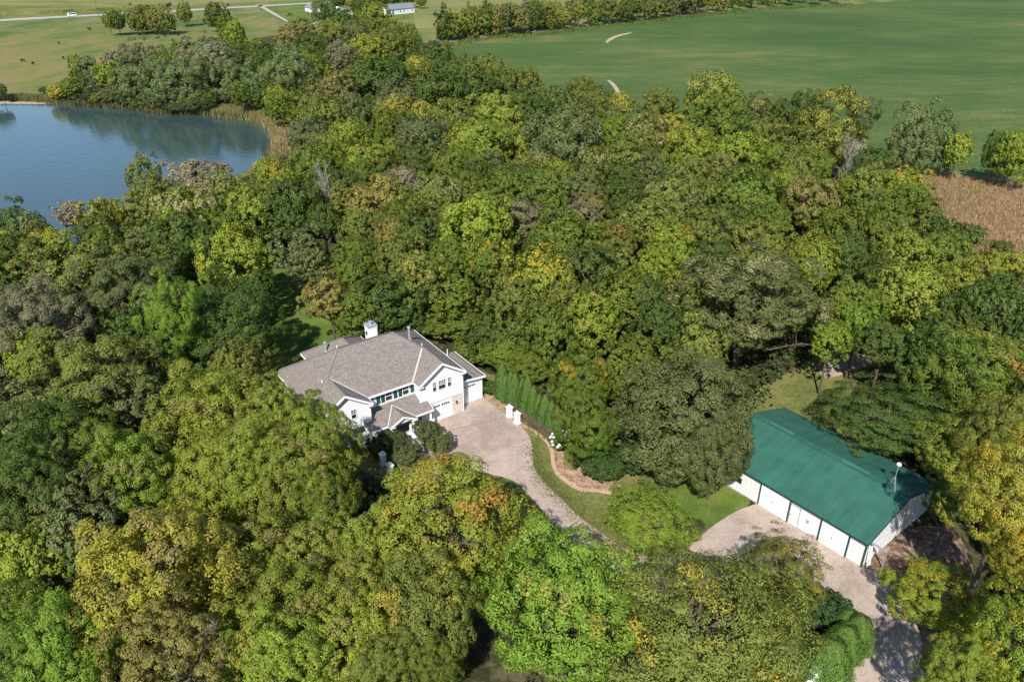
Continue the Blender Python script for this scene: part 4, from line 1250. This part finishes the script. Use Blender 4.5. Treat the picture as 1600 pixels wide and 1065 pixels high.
# ------------------------------------------------------------------ dead tree
def dead_tree(u, v, hgt, seed, label, spread=.22):
    base = G(u, v); g = random.Random(seed)
    o = empty('dead_tree', (base.x, base.y, 0)); tag(o, label, 'tree')
    tk = MB(); br = MB()
    pts = [Vector((0,0,-.1))]
    for k in range(1,7): pts.append(Vector((g.uniform(-.12,.12)*k*.5, g.uniform(-.12,.12)*k*.5, hgt*k/6*.92)))
    for k in range(6): tk.tube(pts[k], pts[k+1], .21*(1-.15*k), .21*(1-.15*(k+1)), 8, cap=False)
    def limb(a, d, L, r, dep):
        b_ = a + d*L; br.tube(a, b_, r, r*.35, 5, cap=False)
        if dep:
            for _ in range(5):
                nd = (d + Vector((g.uniform(-.6,.6),g.uniform(-.6,.6),g.uniform(-.1,.7)))).normalized()
                limb(a + d*L*g.uniform(.25,.9), nd, L*g.uniform(.4,.65), r*.5, dep-1)
    for k in range(26):
        h = hgt*(.28 + .64*k/26); t = 2.4*k
        d = Vector((math.cos(t)*spread*2.2, math.sin(t)*spread*2.2, 1)).normalized()
        limb(Vector((0,0,h)), d, hgt*g.uniform(.12,.24), .05, 2)
    tk.build('trunk', M['dead_wood'], o); br.build('branches', M['dead_wood'], o)
dead_tree(518, 388, 13.5, 4, 'dead grey leafless tree standing at the edge of the wood', .20)
dead_tree(1312, 322, 12.5, 6, 'bare white twigged tree rising in front of the meadow edge', .3)

# ------------------------------------------------------------------ evergreens and shrubs
def cone_mesh(name, seed, n=9000, size=.05, blunt=.55):
    g = np.random.default_rng(seed)
    z = g.uniform(0,1,n)**.9; t = g.uniform(0,2*np.pi,n)
    lobes = 1 + .10*np.sin(6*t+g.uniform(0,6)) + .07*np.sin(11*t+9*z)
    prof = np.minimum(1, (1-z)**blunt*1.15)*np.minimum(1, .55+3*z)
    rr = prof*lobes*g.uniform(.80,1.05,n)
    P_ = np.stack([rr*np.cos(t), rr*np.sin(t), z*2.0+.02], 1)
    N = np.stack([np.cos(t), np.sin(t), np.full(n,.45)],1) + unit_dirs(n,g)*.6; N /= np.linalg.norm(N,axis=1)[:,None]
    V = leaf_faces(P_, N, size, .45, g)
    return quads_mesh(name, V, {'rnd': g.uniform(0,1,n), 'tint': np.clip(z+g.normal(0,.1,n),0,1)}, M['leaf'])
CONES = [cone_mesh('foliage', 60+k) for k in range(3)]
STEM = MB().tube((0,0,-.05),(0,0,1.6),.07,.02,6).mesh('stem', M['bark'])
def leafy(name, mesh, p, rx, h_unit, colr, label, cat, group=None, tip='-', amt=0.0, part='foliage', rz=0.0, sxy=1.0, stem=STEM):
    o = empty(name, (p[0], p[1], 0), rz); o.scale = (rx*sxy, rx, h_unit); tag(o, label, cat, group)
    c = link(bpy.data.objects.new(part, mesh), o); c.color = (*colr, 1); c['tip'] = list(TIPS[tip]); c['tip_amount'] = amt
    if stem: link(bpy.data.objects.new('stem', stem), o)
    return o
ar = random.Random(2)
ARB = [(785,622),(791,626),(798,629),(805,632),(816,637),(824,643),(833,649),(842,655),(851,662),(861,670),(870,676)]
nm_ = ['first','second','third','fourth','fifth','sixth','seventh','eighth','ninth','tenth','last']
for k, (u, v) in enumerate(ARB):
    p = G(u, v); hh = ar.uniform(3.3,4.8)*(.9 if k > 8 else 1)
    leafy('arborvitae', CONES[k % 3], p, ar.uniform(.80,1.12), hh/2, (.115,.205,.045), f'{"narrow bright green evergreen of the hedge, " + nm_[k] + " counted from the right garage"}', 'evergreen', 'evergreen hedge along the drive', rz=ar.uniform(0,6))
for k, (u, v, r, h, lb) in enumerate([(1288,1052,1.75,3.6,'blunt bright green evergreen nearest the white post by the lane'),(1311,1030,1.5,3.6,'bright green evergreen in the middle of the lane cluster'),(1331,1016,1.35,3.7,'bright green evergreen of the lane cluster nearest the barn side'),(1316,1000,1.2,3.3,'small bright evergreen at the back of the lane cluster')]):
    p = G(u, v); leafy('arborvitae', cone_mesh('foliage', 80+k, 14000, .042, .36), p, r, h/2, (.125,.225,.045), lb, 'evergreen', 'evergreens beside the gravel lane', rz=k)
def shrub_mesh(seed, n=7000, size=.05):
    return crown_mesh('foliage', 'shrub', n, size, seed)
SH = [shrub_mesh(300+k) for k in range(3)]
SH_STEM = MB().tube((0,0,-.05),(.05,0,.9),.10,.05,6).tube((0,0,.1),(-.3,.2,1.1),.05,.03,5).tube((0,0,.1),(.25,-.2,1.1),.05,.03,5).mesh('stem', M['bark'])
SHR = [(668,688,1.45,2.5,(.10,.12,.045),'round grey green shrub at the porch steps beside the garage'),(690,705,1.35,2.2,(.105,.125,.045),'round shrub at the driveway edge in front of the garage'),(618,704,1.45,2.5,(.075,.10,.035),'dark round shrub in front of the porch railing'),
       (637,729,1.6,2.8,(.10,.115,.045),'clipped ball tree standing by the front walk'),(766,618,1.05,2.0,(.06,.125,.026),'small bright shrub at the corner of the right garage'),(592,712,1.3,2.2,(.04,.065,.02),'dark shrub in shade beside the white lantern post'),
       (1282,972,1.9,3.0,(.04,.085,.022),'dark green lilac-like bush behind the lane evergreens'),(1262,955,1.5,2.4,(.05,.09,.024),'green bush between the feathery tree and lane evergreens'),(1075,832,1.2,1.6,(.10,.10,.04),'small olive bush at the barn apron edge'),
       (905,712,1.4,2.4,(.07,.12,.025),'light green bush beside the white flowering shrub'),(930,745,2.1,3.4,(.05,.095,.024),'broad green bush at the end of the mulch bed'),(950,750,1.7,2.8,(.055,.1,.024),'green bush above the pointed end of the mulch bed'),(985,740,1.8,3.4,(.05,.1,.024),'tall green bush under the large olive tree'),
       (1210,1000,1.0,1.1,(.06,.09,.03),'low dark bush on the small lawn by the feathery tree'),(1238,1075,1.0,.9,(.16,.16,.03),'low yellow green bush in the round mulch bed'),
       (140,47,1.0,1.3,(.05,.055,.03),'lone dark bush in the far pasture'),(70,147,1.6,2.2,(.07,.10,.03),'green bush on the sandy bank beside the golden tree')]
for k, (u, v, r, h, c, lb) in enumerate(SHR):
    p = G(u, v); leafy('shrub', SH[k % 3], p, r, h/2.4, c, lb, 'shrub', 'shrubs and bushes', rz=k*1.3, stem=SH_STEM)
# bank bushes along the pond
bk = random.Random(12)
BANK = [(105,160),(125,163),(150,165),(172,167),(200,169),(225,172),(243,175),(262,178),(283,180),(305,180),(325,180)]
for k, (u, v) in enumerate(BANK):
    p = G(u, v-1.5); r = bk.uniform(2.4,3.6)
    leafy('shrub', SH[k % 3], p, r, bk.uniform(3.4,5.0)/2.4, bk.choice([(.085,.105,.04),(.07,.095,.035),(.10,.11,.04),(.055,.08,.03)]), f'waterside bush on the far bank of the pond, {nm_[k]} from the golden tree', 'shrub', 'bushes on the far bank', rz=k, stem=SH_STEM)
# white flowering shrub
hp = G(877, 704); hy = leafy('hydrangea', SH[1], hp, 1.25, 2.3/2.4, (.10,.16,.03), 'shrub covered in white flower heads beside the mulch bed', 'shrub', stem=SH_STEM)
fl = np.random.default_rng(3); d_ = unit_dirs(60, fl); d_ = d_[d_[:,2] > -.1][:26]
fh_ = MB().lathe([(.01,-.14),(.09,-.11),(.14,0),(.10,.10),(.01,.14)], 8).mesh('flower_head', plain('petals', (.80,.80,.74), .7, .1), True)
for q in d_:
    h_ = link(bpy.data.objects.new('flower_head', fh_), hy); h_.location = (q[0], q[1], q[2]*.95+CZ)
# purple-brown grasses at the foot of the hedge
pg = MB(); gr = random.Random(8)
HEDGEFOOT = [(799,640),(806,645),(815,652),(823,659),(830,664),(838,670),(846,676),(855,683),(862,690),(868,697)]
M['pgrass'] = plain('dry_perennial', (.17,.14,.085), .9, .1, .35, 3)
for u, v in HEDGEFOOT:
    c_ = G(u, v)
    for k in range(150):
        a_ = gr.uniform(0,6.28); b_ = c_ + Vector((gr.gauss(0,.3), gr.gauss(0,.3), 0)); t_ = b_ + Vector((math.cos(a_)*.35, math.sin(a_)*.35, gr.uniform(.6,1.25))); sd_ = Vector((-math.sin(a_), math.cos(a_), 0))*.05
        pg.poly([b_-sd_, b_+sd_, t_])
tag(pg.build('border_grass', M['pgrass']), kind='stuff')

# ------------------------------------------------------------------ undergrowth, reeds, meadow grass, field litter
def blades(name, poly, n, hmin, hmax, wd, cols, seed, clump=None, zoff=0.0):
    """thin triangular blades rooted inside a ground polygon"""
    g = np.random.default_rng(seed); P0 = []
    pg_ = gpoly(poly); xs = [p[0] for p in pg_]; ys = [p[1] for p in pg_]
    while len(P0) < n:
        x, y = g.uniform(min(xs), max(xs)), g.uniform(min(ys), max(ys))
        if inside((x,y), pg_):
            k = g.integers(4,10)
            for _ in range(k): P0.append((x+g.normal(0,.7), y+g.normal(0,.7)))
    P0 = np.array(P0[:n]); n = len(P0)
    a_ = g.uniform(0,2*np.pi,n); h = g.uniform(hmin,hmax,n)
    V = np.zeros((n,4,3)); sx, sy = -np.sin(a_)*wd, np.cos(a_)*wd
    V[:,0,0] = P0[:,0]-sx; V[:,0,1] = P0[:,1]-sy; V[:,1,0] = P0[:,0]+sx; V[:,1,1] = P0[:,1]+sy
    V[:,2,0] = P0[:,0]+sx*.4+np.cos(a_)*h*.35; V[:,2,1] = P0[:,1]+sy*.4+np.sin(a_)*h*.35; V[:,2,2] = h
    V[:,3,0] = P0[:,0]-sx*.4+np.cos(a_)*h*.35; V[:,3,1] = P0[:,1]-sy*.4+np.sin(a_)*h*.35; V[:,3,2] = h
    V[:,:,2] += zoff
    me = quads_mesh(name, V.reshape(-1,3), {'rnd': g.uniform(0,1,n), 'tint': np.clip(.5+.3*np.sin(P0[:,0]*.05+1.7*np.sin(P0[:,1]*.07))+g.normal(0,.3,n),0,1)}, M['leaf'])
    o = link(bpy.data.objects.new(name, me)); o.color = (*cols[0],1); o['tip'] = list(cols[1]); o['tip_amount'] = cols[2]
    return tag(o, kind='stuff')
blades('meadow_grass', [(1300,266),(1400,266),(1480,276),(1600,286),(1720,300),(1720,500),(1620,478),(1520,448),(1430,398),(1372,335)], 64000, .35,.85,.05, ((.39,.255,.145),(.21,.21,.075),.40), 1)
blades('reeds', smooth_pts([(330,178),(372,170),(420,176),(455,192),(472,215),(465,240),(440,255),(425,246),(432,228),(425,205),(395,188),(345,184)],3), 16000, 1.0,2.2,.10, ((.30,.25,.11),(.18,.19,.06),.3), 2)
blades('reeds', smooth_pts([(-60,153),(20,151),(60,152),(100,158),(102,163),(60,160),(10,158),(-60,160)],3), 5000, .6,1.5,.10, ((.17,.16,.065),(.12,.15,.05),.3), 3)
blades('reeds', smooth_pts([(120,164),(200,168),(260,175),(330,177),(345,183),(330,180),(260,179),(200,171),(120,166)],3), 5000, .8,1.8,.10, ((.13,.135,.055),(.18,.15,.06),.3), 5)
blades('field_edge_grass', [(688,76),(760,63),(860,54),(960,43),(1100,26),(1200,16),(1330,9.5),(1330,7.5),(1200,13),(1100,22.5),(960,39),(860,49.5),(760,58),(688,69)], 9000, .5,1.4,.14, ((.10,.15,.035),(.18,.18,.06),.3), 6)
blades('verge_grass', [(829,700),(831,716),(837,738),(855,760),(879,783),(903,807),(933,829),(957,847),(981,861),(1017,871),(1017,866),(984,856),(961,842),(937,824),(908,802),(884,778),(861,754),(843,735),(837,715),(835,697)], 5200, .06,.22,.035, ((.13,.15,.045),(.20,.17,.06),.35), 7)
# leaves blown onto the drive and lawns
lg = np.random.default_rng(33); LP = []
while len(LP) < 700:
    u, v = lg.uniform(640,1440), lg.uniform(600,1065); g_ = G(u, v)
    if inside((g_.x,g_.y), GD) and (lg.uniform() < .35 or 750 < v): LP.append((g_.x, g_.y, .065+lg.uniform(0,.03)))
LP = np.array(LP); NN = unit_dirs(len(LP), lg)*.5 + np.array([0,0,1.0]); NN /= np.linalg.norm(NN,axis=1)[:,None]
me = quads_mesh('fallen_leaves', leaf_faces(LP, NN, .05, .7, lg), {'rnd': lg.uniform(0,1,len(LP)), 'tint': lg.uniform(0,1,len(LP))}, M['leaf'])
o = link(bpy.data.objects.new('fallen_leaves', me)); o.color = (.16,.12,.05,1); o['tip'] = [.30,.22,.04]; o['tip_amount'] = .4; tag(o, kind='stuff')
# undergrowth of the wood: low leafy clumps over the whole floor
ug = np.random.default_rng(21); PC = []
while len(PC) < 4200:
    u, v = ug.uniform(-80,1680), ug.uniform(70,1130); g_ = G(u, v)
    if g_.y > 330: continue
    q = (g_.x, g_.y)
    if inside(q, GW) and not inside(q, GL) and not inside(q, GD) and not inside(q, GP) and not any(inside(q, c) for c in CLEAR): PC.append((g_.x, g_.y))
PC = np.array(PC); m = 22; idx = np.repeat(np.arange(len(PC)), m); n = len(idx)
d = unit_dirs(n, ug); d[:,2] = np.abs(d[:,2]); rad = ug.uniform(.7,1.8,len(PC))[idx]
Pp = np.zeros((n,3)); Pp[:,:2] = PC[idx]; Pp += d*rad[:,None]*np.array([1,1,1.1]); 
N = d + unit_dirs(n,ug)*.6 + np.array([0,0,.4]); N /= np.linalg.norm(N,axis=1)[:,None]
me = quads_mesh('undergrowth', leaf_faces(Pp, N, .30, .7, ug), {'rnd': ug.uniform(0,1,n), 'tint': ug.uniform(0,1,len(PC))[idx]}, M['leaf'])
o = link(bpy.data.objects.new('undergrowth', me)); o.color = (.055,.085,.024,1); o['tip'] = [.11,.10,.04]; o['tip_amount'] = .3; tag(o, kind='stuff')
# standing corn beyond the road
def corn(poly, h, name):
    pgs = gpoly(poly); mb = MB(); mb.prism([(x,y,h) for x,y in pgs], (0,0,h+.05)); return mb
tag(corn([(-700,26),(-300,31),(0,25),(100,20.5),(200,15.2),(260,12.2),(268,8),(150,4),(0,8),(-300,14),(-700,8)], 1.9, 'c').build('cornfield', ground_mat('corn', [(.36,(.10,.125,.03)), (.5,(.17,.175,.05)), (.64,(.24,.21,.08))], [(.02,1),(.2,1)], 1, 1.2, .5, stretch=(.3,1,1), fine=1.6)), kind='structure')

# ------------------------------------------------------------------ lantern posts, edging, stones
def lantern_post(u, v, label, h=1.55):
    p = G(u, v); o = empty('lantern_post', (p.x, p.y, 0), R(35)); tag(o, label, 'pillar', 'white pillars')
    b_ = MB(); b_.box(-.26,.26,-.26,.26,0,h-.25); b_.box(-.31,.31,-.31,.31,0,.16); b_.build('pillar', M['white'], o)
    c_ = MB(); c_.box(-.34,.34,-.34,.34,h-.25,h-.17); c_.prism([(-.30,-.30,h-.17),(.30,-.30,h-.17),(.30,.30,h-.17),(-.30,.30,h-.17)],(0,0,-.04)); c_.build('cap', M['white'], o)
    l_ = MB(); l_.lathe([(.10,h-.13),(.12,h-.1),(.09,h+.06),(.14,h+.09),(.03,h+.2)],8); l_.build('finial', M['white'], o)
lantern_post(796,651,'white pillar at the driveway edge closest to the garage')
lantern_post(808,661,'white pillar at the driveway edge beside the hedge grasses')
lantern_post(599,726,'white pillar in the shade in front of the porch',1.6)
lantern_post(610,738,'white pillar in the shade beside the clipped ball tree',1.2)
lantern_post(1270,1066,'white pillar beside the lane evergreens at the bottom edge',1.5)
EDGE = smooth_pts([(829,669),(848,684),(858,697),(863,710),(864,722),(869,738),(884,752),(908,765),(935,767),(968,774)],6,False)
ed = empty('garden_edging', tuple(G(*EDGE[0]))); tag(ed, 'curved line of pale tan edging stones between lawn and mulch', 'edging')
eg = MB(); rs = random.Random(4); o0 = G(*EDGE[0])
acc_ = [G(u, v) for u, v in EDGE]
for a_, b_ in zip(acc_, acc_[1:]):
    L_ = (b_-a_).length; nn = max(1, int(L_/.42))
    for k in range(nn):
        p0 = a_ + (b_-a_)*(k/nn) - o0; p1 = a_ + (b_-a_)*((k+.93)/nn) - o0
        z_ = .09 + rs.uniform(-.02,.03)
        eg.beam(p0 + Vector((0,0,z_)), p1 + Vector((0,0,z_)), .40+rs.uniform(-.05,.05), .16)
tag(eg.build('edging_stone', M['tan_stone'], ed), kind='stuff')
e2 = empty('garden_edging', tuple(G(1236,1045))); tag(e2, 'dark curved stone edging round the mulch bed by the lane', 'edging')
eg = MB(); o0 = G(1236,1045); q_ = [G(u,v) for u, v in smooth_pts([(1231,1062),(1233,1047),(1242,1036),(1253,1032),(1262,1038)],5,False)]
for a_, b_ in zip(q_, q_[1:]): eg.beam(a_-o0+Vector((0,0,.14)), a_-o0+(b_-a_)*.94+Vector((0,0,.14)), .25, .3)
eg.build('edging_stone', plain('dark_stone', (.10,.085,.07), .9, .1, .3, 4), e2)

# ------------------------------------------------------------------ far farmstead, road and pasture
M['grey_roof'] = plain('grey_roof', (.19,.21,.24), .5, .4, .05, .5)
def far_shed(name, u0, v0, u1, v1, depth, hw_, hr_, label, wins, doors):
    a_, b_ = G(u0, v0), G(u1, v1); L_ = (b_-a_).length; ang = math.atan2(b_.y-a_.y, b_.x-a_.x)
    o = empty(name, tuple(a_), ang); tag(o, label, 'shed')
    w_ = MB(); w_.box(0,L_,0,depth,0,hw_)
    for x in (0, L_):
        w_.prism([(x,0,hw_),(x,depth,hw_),(x,depth/2,hr_)],( .05 if x else -.05,0,0))
    w_.build('wall', M['white'], o)
    r_ = MB(); s_ = (hr_-hw_)/(depth/2)
    r_.prism([(-.4,-.4,hw_-.4*s_+.1),(L_+.4,-.4,hw_-.4*s_+.1),(L_+.4,depth/2,hr_+.1),(-.4,depth/2,hr_+.1)],(0,0,.12)); r_.prism([(-.4,depth+.4,hw_-.4*s_+.1),(L_+.4,depth+.4,hw_-.4*s_+.1),(L_+.4,depth/2,hr_+.1),(-.4,depth/2,hr_+.1)],(0,0,.12))
    r_.build('roof', M['grey_roof'], o)
    for f_, w2, z0, z1 in wins: MB().box(f_*L_, f_*L_+w2, -.06, -.004, z0, z1).build('window', M['glass'], o)
    for f_, w2, z1 in doors: MB().box(f_*L_, f_*L_+w2, -.07, -.004, .02, z1).build('door', M['dark_metal'], o)
far_shed('farm_shed', 606.5,24.5,648,20,7.5,3.3,5.4,'long white farm shed with grey roof behind the wood', ((.44,.9,1.2,2.0),(.58,.8,1.2,2.0),(.90,.8,1.2,2.0)), ((.16,1.1,2.4),))
far_shed('farm_outbuilding', 477,18,489,20.5,6,2.8,4.4,'small white farm outbuilding with grey roof beside the willows', ((.5,.8,1.1,1.9),), ())
# vehicle shapes
def vehicle(name, u, v, ang, L_, wd, hb, ht, body_c, label, cab=(.28,.80), cat='car'):
    p = G(u, v); o = empty(name, (p.x, p.y, .035), ang); tag(o, label, cat)
    m_ = plain(name+'_paint', body_c, .3, .5)
    b_ = MB(); b_.prism([(-L_/2,-wd/2,.35),(-L_/2+.12,-wd/2,hb),(-L_/2+L_*cab[0],-wd/2,hb+.06),(-L_/2+L_*(cab[0]+.1),-wd/2,ht),(-L_/2+L_*(cab[1]-.04),-wd/2,ht),(-L_/2+L_*cab[1],-wd/2,hb+.06),(L_/2-.1,-wd/2,hb),(L_/2,-wd/2,.4)],(0,-wd,0)); b_.build('body', m_, o)
    g_ = MB()
    for sy in (-1,1):
        y = sy*(wd/2+.005); g_.prism([(-L_/2+L_*(cab[0]+.04),y,hb+.1),(-L_/2+L_*(cab[0]+.12),y,ht-.1),(-L_/2+L_*(cab[1]-.06),y,ht-.1),(-L_/2+L_*(cab[1]-.02),y,hb+.1)],(0,-sy*.01,0))
    g_.build('side_window', M['glass'], o)
    for sx in (-.31,.31):
        for sy in (-1,1): MB().tube((sx*L_,sy*(wd/2-.18),.33),(sx*L_,sy*(wd/2+.02),.33),.33,.33,12).build('wheel', M['dark_metal'], o)
ra = math.atan2((G(120,24.5)-G(104,25.5)).y,(G(120,24.5)-G(104,25.5)).x)
vehicle('van', 113, 26.0, ra, 4.9, 1.95, 1.05, 1.95, (.80,.80,.80), 'white van driving along the far country road', (.02,.99), 'van')
vehicle('parked_car', 539, 19.0, .5, 4.6, 1.85, .95, 1.5, (.05,.06,.09), 'dark blue car parked in the far farmyard', (.22,.86))
vehicle('parked_car', 529, 14.5, 1.2, 4.5, 1.8, .95, 1.5, (.75,.75,.75), 'white car parked by the willows in the far farmyard', (.22,.86))
# power poles by the road
for u, v, lb in ((155,28,'wooden power pole beside the road by the pasture copse'),(330,14,'wooden power pole beside the road near the dark tree')):
    p = G(u, v); o = empty('power_pole', (p.x,p.y,0), ra); tag(o, lb, 'pole', 'power poles by the road')
    MB().tube((0,0,-.1),(0,0,9.5),.16,.11,8).build('pole', M['bark'], o); MB().box(-.07,.07,-1.1,1.1,8.9,9.05).build('crossarm', M['bark'], o)
# cattle far out in the pasture
def cow_mesh():
    me = bpy.data.meshes.new('cow'); 
    v = [(-.75,0,1.15),(-.35,0,1.2),(.2,0,1.15),(.6,0,1.2),(.9,0,1.0),(1.15,0,.55),(1.35,0,.30),(-.65,.22,.62),(-.62,.22,.02),(-.65,-.22,.62),(-.62,-.22,.02),(.5,.2,.6),(.5,.2,.02),(.5,-.2,.6),(.5,-.2,.02),(-.9,0,.95),(-.95,0,.45)]
    e_ = [(0,1),(1,2),(2,3),(3,4),(4,5),(5,6),(0,7),(7,8),(0,9),(9,10),(3,11),(11,12),(3,13),(13,14),(0,15),(15,16)]
    me.from_pydata(v, e_, []); o = bpy.data.objects.new('cow', me); link(o)
    sk = o.modifiers.new('skin','SKIN'); rad = [.33,.36,.36,.32,.2,.17,.1,.16,.07,.16,.07,.14,.07,.14,.07,.05,.03]
    for d_, r_ in zip(me.skin_vertices[0].data, rad): d_.radius = (r_, r_)
    me.skin_vertices[0].data[1].use_root = True
    o.modifiers.new('sub','SUBSURF').levels = 1
    dg = bpy.context.evaluated_depsgraph_get(); m2 = bpy.data.meshes.new_from_object(o.evaluated_get(dg)); bpy.data.objects.remove(o); m2.name = 'cow'
    m2.materials.clear(); m2.materials.append(plain('hide', (.035,.028,.022), .9, .1)); return m2
CM = cow_mesh(); cr_ = random.Random(6)
COWS = [(211,63),(247,51),(245,61),(249,60),(258,58),(266,55),(238,53),(228,54),(270,65),(279,57),(99,92),(92,69),(52,101),(34,96),(37,96.5)]
for k, (u, v) in enumerate(COWS):
    p = G(u, v); o = link(bpy.data.objects.new('cow', CM)); o.location = (p.x,p.y,0); o.rotation_euler = (0,0,cr_.uniform(0,6.28)); o.scale = (.68,)*3
    tag(o, 'dark cow grazing far off in the open pasture', 'cow', 'cattle grazing in the far pasture')
# brush piles along the hedgerow
for k, (u, v, n_) in enumerate(((700,68,40),(745,61,60),(830,53,50),(1040,186,30),(925,214,26))):
    p = G(u, v); g = random.Random(k); o = MB()
    for _ in range(n_):
        a_ = g.uniform(0,6.28); c_ = Vector((g.gauss(0,2.6), g.gauss(0,1.0), g.uniform(.1,1.2))); d_ = Vector((math.cos(a_), math.sin(a_), g.uniform(-.2,.4)))*g.uniform(.8,2.4)
        o.tube(c_-d_, c_+d_, .09, .04, 5, cap=False)
    ob = o.build('brush_pile', M['dead_wood']); ob.location = (p.x,p.y,0)
    tag(ob, ['grey brush pile where the hedgerow meets the wood','wide grey brush pile at the foot of the hedgerow','grey brush pile under the hedgerow beside the green field','grey fallen branches among the far trees','grey fallen branches beside the silvery tree'][k], 'brush pile', None, 'thing')
